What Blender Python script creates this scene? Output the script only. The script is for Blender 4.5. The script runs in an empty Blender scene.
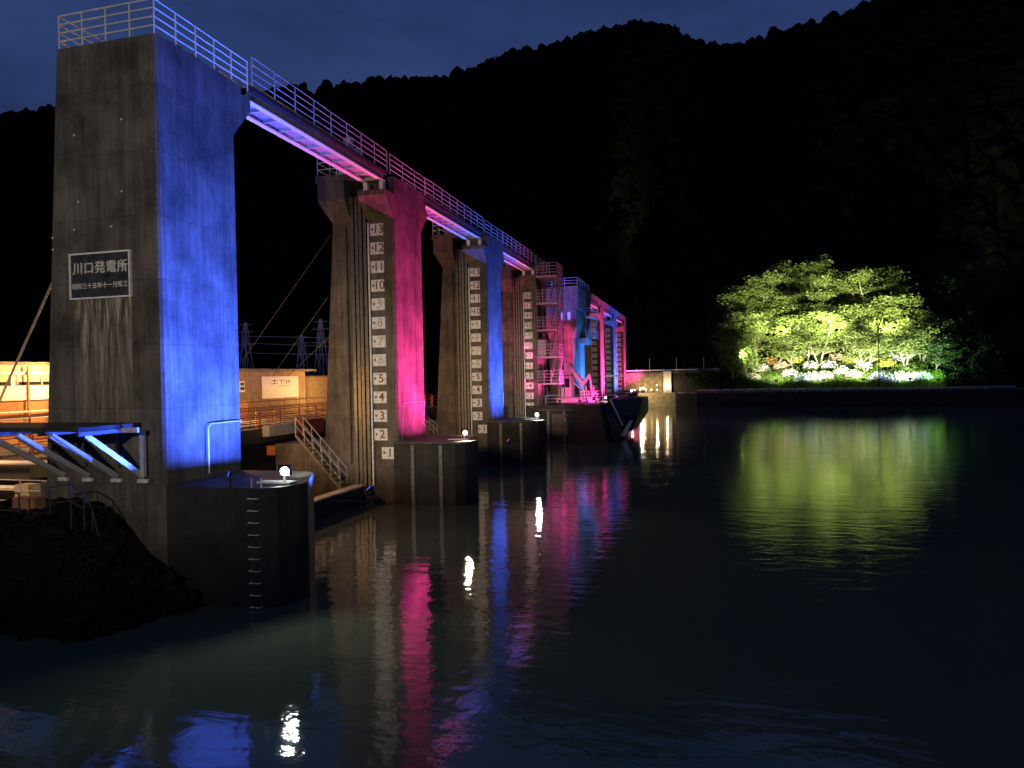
import bpy, math, random
from mathutils import Vector, Matrix, noise
import numpy as np
random.seed(7)
rng = np.random.default_rng(7)
S = bpy.context.scene
COL = S.collection
PI = math.pi

# ------------------------------------------------------------------ camera
cam_data = bpy.data.cameras.new('camera')
cam = bpy.data.objects.new('camera', cam_data)
COL.objects.link(cam)
S.camera = cam
F_PX = 710.0
cam_data.sensor_width = 36.0
cam_data.sensor_fit = 'HORIZONTAL'
cam_data.lens = 36.0 * F_PX / 1024.0
cam_data.clip_start = 0.1
cam_data.clip_end = 5000
yaw = math.atan(193 / F_PX); pitch = -math.atan(8 / F_PX); roll = math.radians(1.1)
fw = Vector((-math.sin(yaw) * math.cos(pitch), math.cos(yaw) * math.cos(pitch), math.sin(pitch)))
rt = Vector((math.cos(yaw), math.sin(yaw), 0)); up = rt.cross(fw)
r2 = math.cos(roll) * rt - math.sin(roll) * up
u2 = math.sin(roll) * rt + math.cos(roll) * up
m = Matrix((r2, u2, -fw)).transposed().to_4x4()
m.translation = Vector((0, 0, 7.0))
cam.matrix_world = m

# ------------------------------------------------------------------ world
W = bpy.data.worlds.new('World'); S.world = W; W.use_nodes = True
nt = W.node_tree; N = nt.nodes; L = nt.links
bg = N['Background']
tc = N.new('ShaderNodeTexCoord')
mp = N.new('ShaderNodeMapping'); mp.inputs['Scale'].default_value = (1.6, 1.6, 4.5)
L.new(tc.outputs['Generated'], mp.inputs['Vector'])
nz = N.new('ShaderNodeTexNoise'); nz.inputs['Scale'].default_value = 1.5; nz.inputs['Detail'].default_value = 5; nz.inputs['Roughness'].default_value = .55
L.new(mp.outputs['Vector'], nz.inputs['Vector'])
cr = N.new('ShaderNodeValToRGB')
cr.color_ramp.elements[0].position = .34; cr.color_ramp.elements[0].color = (.0130, .0260, .0820, 1)
cr.color_ramp.elements[1].position = .70; cr.color_ramp.elements[1].color = (.0320, .0610, .1900, 1)
L.new(nz.outputs['Fac'], cr.inputs['Fac'])
L.new(cr.outputs['Color'], bg.inputs['Color'])
bg.inputs['Strength'].default_value = 1.0

S.view_settings.view_transform = 'Standard'
S.view_settings.look = 'None'
S.view_settings.exposure = 0
S.view_settings.gamma = 1
S.cycles.max_bounces = 6
S.cycles.diffuse_bounces = 2
S.cycles.glossy_bounces = 3
S.cycles.sample_clamp_indirect = 3
S.cycles.use_denoising = True
S.cycles.caustics_reflective = False
S.cycles.caustics_refractive = False

# ------------------------------------------------------------------ materials
def new_mat(name):
    m = bpy.data.materials.new(name); m.use_nodes = True
    return m, m.node_tree.nodes, m.node_tree.links, m.node_tree.nodes['Principled BSDF']

def noise_ramp(N, L, vec, scale, c0, c1, p0=.35, p1=.65, detail=6, rough=.6):
    n = N.new('ShaderNodeTexNoise'); n.inputs['Scale'].default_value = scale
    n.inputs['Detail'].default_value = detail; n.inputs['Roughness'].default_value = rough
    if vec is not None: L.new(vec, n.inputs['Vector'])
    r = N.new('ShaderNodeValToRGB')
    r.color_ramp.elements[0].position = p0; r.color_ramp.elements[0].color = (*c0, 1)
    r.color_ramp.elements[1].position = p1; r.color_ramp.elements[1].color = (*c1, 1)
    L.new(n.outputs['Fac'], r.inputs['Fac'])
    return n, r

def mixc(N, L, a, b, fac=None, mode='MULTIPLY', f=1.0):
    x = N.new('ShaderNodeMix'); x.data_type = 'RGBA'; x.blend_type = mode
    x.inputs['Factor'].default_value = f
    if fac is not None: L.new(fac, x.inputs['Factor'])
    L.new(a, x.inputs['A'])
    if hasattr(b, 'links') or hasattr(b, 'is_linked'): L.new(b, x.inputs['B'])
    else: x.inputs['B'].default_value = (*b, 1)
    return x.outputs['Result']

def concrete(name, base, dark=.45, lift=2.07, wet=True, streak=1.0):
    m, N, L, p = new_mat(name)
    g = N.new('ShaderNodeNewGeometry')
    pos = g.outputs['Position']
    # blotches
    _, r1 = noise_ramp(N, L, pos, .55, tuple(c * .38 for c in base), tuple(c * 1.35 for c in base), .34, .66, 9, .7)
    # vertical water streaks
    mp = N.new('ShaderNodeMapping'); mp.inputs['Scale'].default_value = (3.2, 3.2, .16); L.new(pos, mp.inputs['Vector'])
    _, r2 = noise_ramp(N, L, mp.outputs['Vector'], 1.0, (dark, dark * .96, dark * .9), (1, 1, 1), .36, .56, 7, .7)
    c = mixc(N, L, r1.outputs['Color'], r2.outputs['Color'], f=.85 * streak)
    mp3 = N.new('ShaderNodeMapping'); mp3.inputs['Scale'].default_value = (11, 11, .5); L.new(pos, mp3.inputs['Vector'])
    _, r3 = noise_ramp(N, L, mp3.outputs['Vector'], 1.0, (.62, .6, .58), (1.12, 1.1, 1.05), .35, .6, 6, .7)
    c = mixc(N, L, c, r3.outputs['Color'], f=.8)
    _, r4 = noise_ramp(N, L, pos, 14, (.82, .82, .82), (1.1, 1.1, 1.1), .3, .7, 5, .7)
    c = mixc(N, L, c, r4.outputs['Color'], f=.8)
    # pour joints
    sx = N.new('ShaderNodeSeparateXYZ'); L.new(pos, sx.inputs[0])
    wob = N.new('ShaderNodeTexNoise'); wob.inputs['Scale'].default_value = 1.3; L.new(pos, wob.inputs['Vector'])
    a = N.new('ShaderNodeMath'); a.operation = 'MULTIPLY_ADD'; a.inputs[1].default_value = .07; L.new(wob.outputs['Fac'], a.inputs[0]); L.new(sx.outputs['Z'], a.inputs[2])
    d = N.new('ShaderNodeMath'); d.operation = 'PINGPONG'; d.inputs[1].default_value = lift / 2; L.new(a.outputs[0], d.inputs[0])
    e = N.new('ShaderNodeMapRange'); e.inputs['From Min'].default_value = 0; e.inputs['From Max'].default_value = .035
    e.inputs['To Min'].default_value = .74; e.inputs['To Max'].default_value = 1; L.new(d.outputs[0], e.inputs['Value'])
    c = mixc(N, L, c, e.outputs['Result'])
    if wet:   # algae and damp line just above the waterline
        w = N.new('ShaderNodeMapRange'); w.inputs['From Min'].default_value = .2; w.inputs['From Max'].default_value = 3.4
        w.inputs['To Min'].default_value = .3; w.inputs['To Max'].default_value = 1
        wa = N.new('ShaderNodeMath'); wa.operation = 'MULTIPLY_ADD'; wa.inputs[1].default_value = 1.8; L.new(wob.outputs['Fac'], wa.inputs[0]); L.new(sx.outputs['Z'], wa.inputs[2])
        L.new(wa.outputs[0], w.inputs['Value'])
        c = mixc(N, L, c, w.outputs['Result'])
    L.new(c, p.inputs['Base Color'])
    p.inputs['Roughness'].default_value = .85
    b = N.new('ShaderNodeBump'); b.inputs['Strength'].default_value = .45; b.inputs['Distance'].default_value = .05
    n5 = N.new('ShaderNodeTexNoise'); n5.inputs['Scale'].default_value = 7; n5.inputs['Detail'].default_value = 8; L.new(pos, n5.inputs['Vector'])
    ad = N.new('ShaderNodeMath'); ad.operation = 'MULTIPLY_ADD'; ad.inputs[1].default_value = .5; L.new(e.outputs['Result'], ad.inputs[2]); L.new(n5.outputs['Fac'], ad.inputs[0])
    L.new(ad.outputs[0], b.inputs['Height']); L.new(b.outputs['Normal'], p.inputs['Normal'])
    return m

def paint(name, col, rough=.5, metal=0.0, wear=.35, scale=6, spec=.5):
    m, N, L, p = new_mat(name)
    g = N.new('ShaderNodeNewGeometry')
    _, r = noise_ramp(N, L, g.outputs['Position'], scale, tuple(c * (1 - wear) for c in col), tuple(min(1, c * 1.08) for c in col), .32, .6, 7, .7)
    L.new(r.outputs['Color'], p.inputs['Base Color'])
    p.inputs['Roughness'].default_value = rough; p.inputs['Metallic'].default_value = metal
    p.inputs['Specular IOR Level'].default_value = spec
    return m

def emit(name, col, st):
    m, N, L, p = new_mat(name)
    p.inputs['Base Color'].default_value = (.6, .6, .6, 1)
    p.inputs['Emission Color'].default_value = (*col, 1)
    p.inputs['Emission Strength'].default_value = st
    return m

M = {}
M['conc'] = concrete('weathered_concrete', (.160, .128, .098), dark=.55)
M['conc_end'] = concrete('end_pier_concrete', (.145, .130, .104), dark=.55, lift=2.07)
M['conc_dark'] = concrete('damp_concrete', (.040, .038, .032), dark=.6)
M['conc_far'] = concrete('bank_concrete', (.26, .24, .19), dark=.35, lift=1.5)
M['galv'] = paint('galvanised_steel', (.55, .56, .58), .45, .3, .25)
M['white'] = paint('white_paint', (.72, .72, .70), .5, 0, .15)
M['white_worn'] = paint('worn_white_plate', (.78, .76, .70), .5, 0, .45, 6)
M['steel'] = paint('dark_steel', (.07, .068, .062), .5, .4, .4)
M['rail_steel'] = paint('guide_rail_steel', (.20, .18, .14), .45, .5, .5, 4)
M['stair_steel'] = paint('stair_steel', (.30, .27, .28), .5, .2, .4)
M['girder'] = paint('girder_paint', (.52, .50, .50), .45, 0, .35, 3)
M['gate'] = paint('gate_paint', (.055, .062, .072), .45, .2, .45, 2)
M['red'] = paint('oxide_red_paint', (.35, .045, .03), .5, 0, .4)
M['orange'] = paint('orange_paint', (.62, .20, .06), .5, 0, .3)
M['rust'] = paint('rusty_wall', (.42, .19, .09), .8, 0, .5, .9)
M['cream'] = paint('cream_wall', (.60, .52, .38), .8, 0, .28, 1.2)
M['brown'] = paint('brown_block_wall', (.34, .25, .16), .85, 0, .5, 2.5)
M['roof'] = paint('roof_sheet', (.16, .12, .09), .7, 0, .4, 3)
M['glass'] = paint('dark_glass', (.02, .022, .025), .08, 0, .3)
M['overlit'] = paint('overlit_numeral_paint', (.52, .44, .42), .6, 0, .6, 11)  # pale numerals: lamp glare on the plates put into the colour
M['numeral'] = paint('numeral_paint', (.19, .05, .045), .6, 0, .5, 14)
M['plaque'] = paint('plaque_bronze', (.075, .072, .062), .5, .3, .75, 5)
M['plaque_rim'] = paint('plaque_rim', (.9, .88, .82), .5, 0, .2)
M['plaque_text'] = paint('plaque_lettering', (.78, .75, .66), .45, 0, .35, 9)
M['stone'] = paint('rubble_stone', (.30, .25, .14), .9, 0, .7, 1.4)
M['bank_rock'] = paint('bank_rock', (.014, .013, .011), .95, 0, .6, 3, .1)  # shadow darkness put into the rock colour
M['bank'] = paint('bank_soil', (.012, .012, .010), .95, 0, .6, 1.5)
M['machine'] = paint('machine_paint', (.55, .45, .45), .45, 0, .3)
M['bark'] = paint('pale_bark', (.22, .20, .14), .9, 0, .45, 7)
M['cable'] = paint('wire_rope', (.42, .36, .27), .6, .2, .3)
M['black'] = paint('black_iron', (.02, .02, .02), .7, 0, .3, 6, .1)
M['lamp_white'] = emit('floodlight_glass_cool', (.93, 1.0, .92), 30)
M['lamp_warm'] = emit('floodlight_glass_warm', (1.0, .62, .30), 9)
M['lamp_sodium'] = emit('sodium_lamp_glass', (1.0, .55, .2), 14)
M['lamp_green'] = emit('bank_lamp_glass', (.75, 1.0, .35), 60)
M['lamp_blue'] = emit('blue_lamp_glass', (.03, .10, 1.0), 3)
M['lamp_pink'] = emit('pink_lamp_glass', (1.0, .04, .35), 3)

def leaf_mat(name, c, t=.35):
    m, N, L, p = new_mat(name)
    g = N.new('ShaderNodeNewGeometry')
    _, r = noise_ramp(N, L, g.outputs['Position'], .8, tuple(x * .55 for x in c), tuple(x * 1.5 for x in c), .3, .7, 5, .7)
    L.new(r.outputs['Color'], p.inputs['Base Color']); p.inputs['Roughness'].default_value = .6
    tr = N.new('ShaderNodeBsdfTranslucent'); L.new(r.outputs['Color'], tr.inputs['Color'])
    mx = N.new('ShaderNodeMixShader'); mx.inputs[0].default_value = t
    L.new(p.outputs[0], mx.inputs[1]); L.new(tr.outputs[0], mx.inputs[2])
    L.new(mx.outputs[0], N['Material Output'].inputs['Surface'])
    return m
M['leaf'] = leaf_mat('maple_leaf', (.115, .150, .034))
M['leaf_dark'] = leaf_mat('evergreen_leaf', (.036, .075, .018))
M['leaf_yellow'] = leaf_mat('yellow_green_leaf', (.13, .15, .015))
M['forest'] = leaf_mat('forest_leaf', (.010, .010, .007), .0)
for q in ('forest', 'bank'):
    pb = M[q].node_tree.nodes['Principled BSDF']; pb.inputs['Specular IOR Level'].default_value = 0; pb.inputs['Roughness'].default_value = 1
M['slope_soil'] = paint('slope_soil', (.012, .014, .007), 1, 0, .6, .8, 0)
M['grass'] = leaf_mat('grass_blades', (.07, .13, .012))
FL = {'white': (.55, .52, .55), 'lilac': (.46, .38, .55), 'blue': (.34, .42, .62), 'pink': (.60, .36, .34), 'orange': (.50, .22, .08), 'yellow': (.42, .36, .05)}
for k, c in FL.items(): M['fl_' + k] = paint('petals_' + k, c, .7, 0, .3, 4)

# water
m, N_, L_, p = new_mat('lake_water')
p.inputs['Base Color'].default_value = (.078, .096, .062, 1)
p.inputs['Roughness'].default_value = .035
p.inputs['IOR'].default_value = 1.75
g = N_.new('ShaderNodeNewGeometry')
mp1 = N_.new('ShaderNodeMapping'); mp1.inputs['Scale'].default_value = (1.0, 1.0, 1.0); L_.new(g.outputs['Position'], mp1.inputs['Vector'])
na = N_.new('ShaderNodeTexNoise'); na.inputs['Scale'].default_value = 2.1; na.inputs['Detail'].default_value = 4; na.inputs['Roughness'].default_value = .5; na.inputs['Distortion'].default_value = .6
nb = N_.new('ShaderNodeTexNoise'); nb.inputs['Scale'].default_value = .45; nb.inputs['Detail'].default_value = 3
L_.new(mp1.outputs['Vector'], na.inputs['Vector']); L_.new(mp1.outputs['Vector'], nb.inputs['Vector'])
mp2 = N_.new('ShaderNodeMapping'); mp2.inputs['Scale'].default_value = (.35, 1.1, 1.0); mp2.inputs['Rotation'].default_value = (0, 0, .12); L_.new(g.outputs['Position'], mp2.inputs['Vector'])
nc = N_.new('ShaderNodeTexNoise'); nc.inputs['Scale'].default_value = 1.0; nc.inputs['Detail'].default_value = 5; nc.inputs['Distortion'].default_value = .8; L_.new(mp2.outputs['Vector'], nc.inputs['Vector'])
ad = N_.new('ShaderNodeMath'); ad.operation = 'MULTIPLY_ADD'; ad.inputs[1].default_value = .9
L_.new(nb.outputs['Fac'], ad.inputs[0]); L_.new(na.outputs['Fac'], ad.inputs[2])
bp = N_.new('ShaderNodeBump'); bp.inputs['Strength'].default_value = 1.0; bp.inputs['Distance'].default_value = .0085
ad2 = N_.new('ShaderNodeMath'); ad2.operation = 'MULTIPLY_ADD'; ad2.inputs[1].default_value = 2.0; L_.new(nc.outputs['Fac'], ad2.inputs[0]); L_.new(ad.outputs[0], ad2.inputs[2])
L_.new(ad2.outputs[0], bp.inputs['Height']); L_.new(bp.outputs['Normal'], p.inputs['Normal'])
M['water'] = m

# ------------------------------------------------------------------ helpers
class MB:
    def __init__(s): s.v = []; s.f = []
    def add(s, vs, fs):
        o = len(s.v); s.v += [tuple(v) for v in vs]; s.f += [tuple(i + o for i in f) for f in fs]; return s
    def hexa(s, b, t):          # bottom 4, top 4, both counter-clockwise seen from above
        return s.add(list(b) + list(t), [(3, 2, 1, 0), (4, 5, 6, 7), (0, 1, 5, 4), (1, 2, 6, 5), (2, 3, 7, 6), (3, 0, 4, 7)])
    def box(s, x0, x1, y0, y1, z0, z1):
        return s.hexa([(x0, y0, z0), (x1, y0, z0), (x1, y1, z0), (x0, y1, z0)], [(x0, y0, z1), (x1, y0, z1), (x1, y1, z1), (x0, y1, z1)])
    def prism(s, poly, ax, a, b):  # poly in the two other axes
        n = len(poly)
        def mk(p, q):
            if ax == 0: return (q, p[0], p[1])
            if ax == 1: return (p[0], q, p[1])
            return (p[0], p[1], q)
        vs = [mk(p, a) for p in poly] + [mk(p, b) for p in poly]
        fs = [tuple(range(n))[::-1], tuple(range(n, 2 * n))] + [(i, (i + 1) % n, n + (i + 1) % n, n + i) for i in range(n)]
        return s.add(vs, fs)
    def bar(s, a, b, w, h=None, n=4):
        a, b = Vector(a), Vector(b); h = h or w
        d = (b - a).normalized()
        r = Vector((0, 0, 1)) if abs(d.z) < .95 else Vector((0, 1, 0))
        x = d.cross(r).normalized(); y = x.cross(d)
        vs = []
        for q in (a, b):
            if n == 4:
                for (i, j) in ((-1, -1), (1, -1), (1, 1), (-1, 1)): vs.append(q + x * i * w / 2 + y * j * h / 2)
            else:
                for k in range(n): vs.append(q + x * math.cos(2 * PI * k / n) * w / 2 + y * math.sin(2 * PI * k / n) * w / 2)
        return s.add(vs, [tuple(range(n))[::-1], tuple(range(n, 2 * n))] + [(i, (i + 1) % n, n + (i + 1) % n, n + i) for i in range(n)])
    def tube(s, a, b, r): return s.bar(a, b, 2 * r, n=8)
    def path(s, pts, w, n=6):
        for a, b in zip(pts, pts[1:]): s.bar(a, b, w, n=n)
        return s
    def build(s, name, mat, parent=None, smooth=False, bevel=0, **tags):
        off = Vector(parent.get('_o', (0, 0, 0))) if parent is not None else Vector((0, 0, 0))
        o0 = off
        if parent is None and tags.get('origin') is not None: o0 = Vector(tags.pop('origin'))
        tags.pop('origin', None)
        me = bpy.data.meshes.new(name)
        me.from_pydata([tuple(Vector(v) - o0) for v in s.v], [], s.f); me.update()
        me.materials.append(mat)
        o = bpy.data.objects.new(name, me); COL.objects.link(o)
        if smooth:
            for p in me.polygons: p.use_smooth = True
        if parent is not None: o.parent = parent; o['_o'] = tuple(off)
        else: o.location = o0
        if bevel:
            b = o.modifiers.new('bevel', 'BEVEL'); b.width = bevel; b.segments = 2; b.limit_method = 'ANGLE'
        tag(o, **tags)
        return o

def tag(o, label=None, cat=None, group=None, kind=None):
    if label: o['label'] = label
    if cat: o['category'] = cat
    if group: o['group'] = group
    if kind: o['kind'] = kind
    return o

def thing(name, loc, label, cat, group=None, local=False):
    """an Empty at the thing's base; parts built with world coordinates (or local ones when local=True)"""
    o = bpy.data.objects.new(name, None); COL.objects.link(o); o.location = loc
    o['_o'] = (0, 0, 0) if local else tuple(loc)
    return tag(o, label, cat, group)

def part(name, parent, off=(0, 0, 0)):
    o = bpy.data.objects.new(name, None); COL.objects.link(o); o.parent = parent; o['_o'] = parent['_o']
    return o

def copy_tree(o, parent=None):
    c = o.copy(); COL.objects.link(c); c.parent = parent
    for ch in list(o.children): copy_tree(ch, c)
    return c

TXT = {}
def text_mesh(body, size, depth=.006):
    key = (body, size, depth)
    if key in TXT: return TXT[key]
    cu = bpy.data.curves.new('lettering', 'FONT'); cu.body = body; cu.size = size; cu.extrude = depth
    cu.align_x = 'CENTER'; cu.align_y = 'CENTER'; cu.offset = size * .012
    t = bpy.data.objects.new('tmp_text', cu); COL.objects.link(t)
    dg = bpy.context.evaluated_depsgraph_get(); dg.update()
    me = bpy.data.meshes.new_from_object(t.evaluated_get(dg))
    bpy.data.objects.remove(t); TXT[key] = me
    return me
def lettering(name, body, size, loc, mat, parent, depth=.006):
    """standing text that faces -Y, loc in the parent's coordinates"""
    me = text_mesh(body, size, depth).copy(); me.materials.clear(); me.materials.append(mat)
    o = bpy.data.objects.new(name, me); COL.objects.link(o); o.parent = parent
    o.location = loc; o.rotation_euler = (PI / 2, 0, 0); o['_o'] = parent['_o']
    return o

def railing(mb_rails, posts, pts, h=1.02, n=4, sp=1.5, w=.045, post_w=.055):
    """rails go into one builder, every post becomes a builder in the posts list"""
    for a, b in zip(pts, pts[1:]):
        a, b = Vector(a), Vector(b)
        for k in range(n):
            z = h * (k + 1) / n
            mb_rails.bar(a + Vector((0, 0, z)), b + Vector((0, 0, z)), w, n=6)
        q = max(1, round((b - a).length / sp))
        for i in range(q + 1):
            p = a.lerp(b, i / q); posts.append(MB().bar(p, p + Vector((0, 0, h)), post_w, n=6))
def add_railing(parent, pts, mat, name='railing', **k):
    r = MB(); ps = []; railing(r, ps, pts, **k)
    o = r.build(name, mat, parent)
    seen = set()
    for q in ps:
        key = tuple(round(c, 2) for c in q.v[0])
        if key in seen: continue
        seen.add(key); q.build('post', mat, o)
    return o

def spot(name, loc, target, watts, col, size=100, blend=.5, radius=.15, parent=None):
    d = bpy.data.lights.new(name, 'SPOT'); d.energy = watts; d.color = col; d.spot_size = math.radians(size); d.spot_blend = blend; d.shadow_soft_size = radius
    o = bpy.data.objects.new(name, d); COL.objects.link(o)
    v = (Vector(target) - Vector(loc)).normalized()
    o.rotation_euler = v.to_track_quat('-Z', 'Y').to_euler()
    o.location = Vector(loc) - (Vector(parent['_o']) if parent is not None else Vector((0, 0, 0)))
    if parent is not None: o.parent = parent
    return o
def point(name, loc, watts, col, radius=.12, parent=None):
    d = bpy.data.lights.new(name, 'POINT'); d.energy = watts; d.color = col; d.shadow_soft_size = radius
    o = bpy.data.objects.new(name, d); COL.objects.link(o)
    o.location = Vector(loc) - (Vector(parent['_o']) if parent is not None else Vector((0, 0, 0)))
    if parent is not None: o.parent = parent
    return o

BLUE = (.040, .105, 1.0); PINK = (1.0, .055, .44)

# ------------------------------------------------------------------ water, banks, mountains
MB().add([(-400, -60, 0), (500, -60, 0), (500, 600, 0), (-400, 600, 0)], [(0, 1, 2, 3)]).build('water', M['water'], kind='structure')
MB().add([(-600, -100, -7), (600, -100, -7), (600, 700, -7), (-600, 700, -7)], [(0, 1, 2, 3)]).build('lake_bed', M['bank'], kind='structure')

# near bank: near-black mound standing in for the shadow beside the end pier
def grid(name, mat, xs, ys, zf, kind='structure'):
    vs = [(x, y, zf(x, y)) for y in ys for x in xs]; nx = len(xs)
    fs = [(j * nx + i, j * nx + i + 1, (j + 1) * nx + i + 1, (j + 1) * nx + i) for j in range(len(ys) - 1) for i in range(nx - 1)]
    o = MB().add(vs, fs).build(name, mat, kind=kind, smooth=True); return o
def near_z(x, y):
    edge = -15.2 - max(0, (18.9 - y)) * .35      # water line at the pier
    s = (edge - x) * .85
    s = min(s, (y - 15.4) * 2.0)
    s += .22 * noise.noise(Vector((x * .9, y * .9, 0))) + .1 * noise.noise(Vector((x * 3, y * 3, 0)))
    return max(-1.5, min(2.95 + .08 * noise.noise(Vector((x * 2, y * 2, 3))), s))
grid('near_bank', M['bank'], np.arange(-60, -13.5, .4), np.arange(11, 18.86, .3), near_z)

its = []
for i in range(2600):
    x = rng.uniform(-30, -14); y = rng.uniform(14.8, 18.8); z = near_z(x, y)
    if z < -.6: continue
    q = rng.uniform(.03, .14) if rng.random() < .93 else rng.uniform(.15, .4); its.append(((x, y, z + q * .2), (q, q * rng.uniform(.7, 1.2), q * rng.uniform(.5, .9))))
ROCKS = its
RIDGE = [(-110, 12), (-80, 14), (-53.7, 16.45), (-50.6, 17.08), (-47.6, 18.03), (-41.8, 19.53), (-35.0, 21.0), (-31.3, 21.6), (-28.3, 21.95), (-25.2, 22.52), (-20.5, 22.67), (-18.1, 23.24), (-15.7, 24.09), (-13.2, 24.51), (-10.8, 24.95), (-7.6, 25.55), (-4.5, 25.81), (-2.2, 25.33), (0.0, 24.19), (1.7, 23.54), (4.4, 23.73), (7.2, 24.03), (9.3, 24.15), (10.6, 24.32), (12.5, 24.6), (13.8, 25.2), (17.3, 26.6), (20.8, 27.5), (26.9, 28), (36.2, 27), (47.7, 24), (70, 20), (110, 15)]
raz = [a for a, _ in RIDGE]; rel = [e for _, e in RIDGE]
def ridge_h(az, R): return 7 + R * math.tan(math.radians(float(np.interp(az, raz, rel)) - .55))
def shore_r(az):
    """distance from the viewpoint at which the hillside starts"""
    a = math.radians(az)
    if az > -6.5: return float(np.interp(az, [-6.5, -4, 26, 34], [172, 200, 200, 160]))
    return 165 + min(60, (-6 - az) * 1.2)
def terr_z(az, r):
    r0 = shore_r(az); R1 = 340.0
    t = min(1, max(0, (r - r0) / (R1 - r0)))
    hb = float(np.interp(az, [-8, -6, 28, 36], [3, 26, 26, 3]))
    h = hb + (ridge_h(az, R1) - hb) * (t ** .9)
    a = math.radians(az); x, y = r * math.sin(a), r * math.cos(a)
    h += (noise.noise(Vector((x * .012, y * .012, 1))) * 16 + noise.noise(Vector((x * .04, y * .04, 5))) * 5) * math.sin(PI * t)
    if r > R1: h = ridge_h(az, R1) - (r - R1) * .5
    return h
vs = []; azs = np.arange(-105, 105.1, 1.0); ts = list(np.linspace(0, 1, 34)) + [1.15, 1.5]
for az in azs:
    r0 = shore_r(az)
    for t in ts:
        r = r0 + (340 - r0) * t; a = math.radians(az); vs.append((r * math.sin(a), r * math.cos(a), terr_z(az, r)))
n = len(ts); fs = [(i * n + j, (i + 1) * n + j, (i + 1) * n + j + 1, i * n + j + 1) for i in range(len(azs) - 1) for j in range(n - 1)]
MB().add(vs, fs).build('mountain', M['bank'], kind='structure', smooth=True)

# forest on the mountain: one mass of uneven crowns
def ico():
    t = (1 + 5 ** .5) / 2
    v = [(-1, t, 0), (1, t, 0), (-1, -t, 0), (1, -t, 0), (0, -1, t), (0, 1, t), (0, -1, -t), (0, 1, -t), (t, 0, -1), (t, 0, 1), (-t, 0, -1), (-t, 0, 1)]
    f = [(0, 11, 5), (0, 5, 1), (0, 1, 7), (0, 7, 10), (0, 10, 11), (1, 5, 9), (5, 11, 4), (11, 10, 2), (10, 7, 6), (7, 1, 8), (3, 9, 4), (3, 4, 2), (3, 2, 6), (3, 6, 8), (3, 8, 9), (4, 9, 5), (2, 4, 11), (6, 2, 10), (8, 6, 7), (9, 8, 1)]
    v = np.array(v) / math.sqrt(1 + t * t)
    # one subdivision
    vl = [tuple(x) for x in v]; cache = {}; nf = []
    def mid(a, b):
        k = (min(a, b), max(a, b))
        if k not in cache:
            q = (np.array(vl[a]) + np.array(vl[b])) / 2; q /= np.linalg.norm(q); vl.append(tuple(q)); cache[k] = len(vl) - 1
        return cache[k]
    for a, b, c in f:
        x, y, z = mid(a, b), mid(b, c), mid(c, a); nf += [(a, x, z), (b, y, x), (c, z, y), (x, y, z)]
    return v, f, np.array(vl), nf
IV, IF, IV2, IF2 = ico()
def many_blobs(name, mat, items, fine=False, jitter=.35, parent=None, **tags):
    V0, F0 = (IV2, IF2) if fine else (IV, IF)
    F0 = np.array(F0); V = []; Fc = []; o = 0
    for (c, s) in items:
        j = 1 + rng.uniform(-jitter, jitter, (len(V0), 1))
        V.append(V0 * j * np.array(s) + np.array(c)); Fc.append(F0 + o); o += len(V0)
    V = np.concatenate(V); Fc = np.concatenate(Fc)
    mb = MB(); mb.v = [tuple(x) for x in V.tolist()]; mb.f = [tuple(x) for x in Fc.tolist()]
    return mb.build(name, mat, parent, **tags)
many_blobs('shadow_rocks', M['bank_rock'], ROCKS, kind='stuff', label='near-black rocks standing in for the shadow on the near bank', jitter=.25)
items = []
for i in range(9500):
    az = rng.uniform(-62, 60); t = rng.uniform(0, 1) ** .8
    r0 = shore_r(az); r = r0 + (340 - r0) * t
    if -12 < az < -2.5 and r < r0 + 14: continue
    a = math.radians(az); x, y, z = r * math.sin(a), r * math.cos(a), terr_z(az, r); s = rng.uniform(1.6, 3.6)
    items.append(((x, y, z + s * .5), (s, s, s * rng.uniform(.8, 1.5))))
for i in range(1500):      # crowns on the skyline
    az = rng.uniform(-60, 32); r = 338 + rng.uniform(-6, 3); a = math.radians(az); x, y, z = r * math.sin(a), r * math.cos(a), terr_z(az, r)
    s = rng.uniform(1.1, 2.7)
    items.append(((x, y, z + s * .5), (s, s, s * rng.uniform(.8, 1.9))))
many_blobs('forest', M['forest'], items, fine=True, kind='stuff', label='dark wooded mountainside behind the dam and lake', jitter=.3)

# ------------------------------------------------------------------ dam piers
FX = -16.7
GROUP_P = 'concrete gate piers of the dam'
def blocky(x0, x1, y0, y1):
    """pier base seen from above: corner cut off on the near side, slanting back on the far side"""
    return [(x0, y1), (x0, y0), (x1 - .85, y0), (x1 - .35, y0 + .3), (x1, y0 + 1.0), (x1 - .02, y0 + 1.5), (x1 - 1.0, y1 - .35), (x1 - 1.4, y1)]
def stadium(x0, x1, y0, y1, notch=None):
    r = (y1 - y0) / 2; cx = x1 - r; cy = (y0 + y1) / 2
    p = [(x0, y1), (x0, y0)]
    if notch: a, b, d = notch; p += [(a, y0), (a, y0 + d), (b, y0 + d), (b, y0)]
    p += [(cx + r * math.cos(t), cy + r * math.sin(t)) for t in np.linspace(-PI / 2, PI / 2, 17)]
    return p
def taper(mb, lo, hi):
    """lo, hi = (x0,x1,y0,y1,z)"""
    def q(t): x0, x1, y0, y1, z = t; return [(x0, y0, z), (x1, y0, z), (x1, y1, z), (x0, y1, z)]
    mb.hexa(q(lo), q(hi)); return mb

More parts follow.
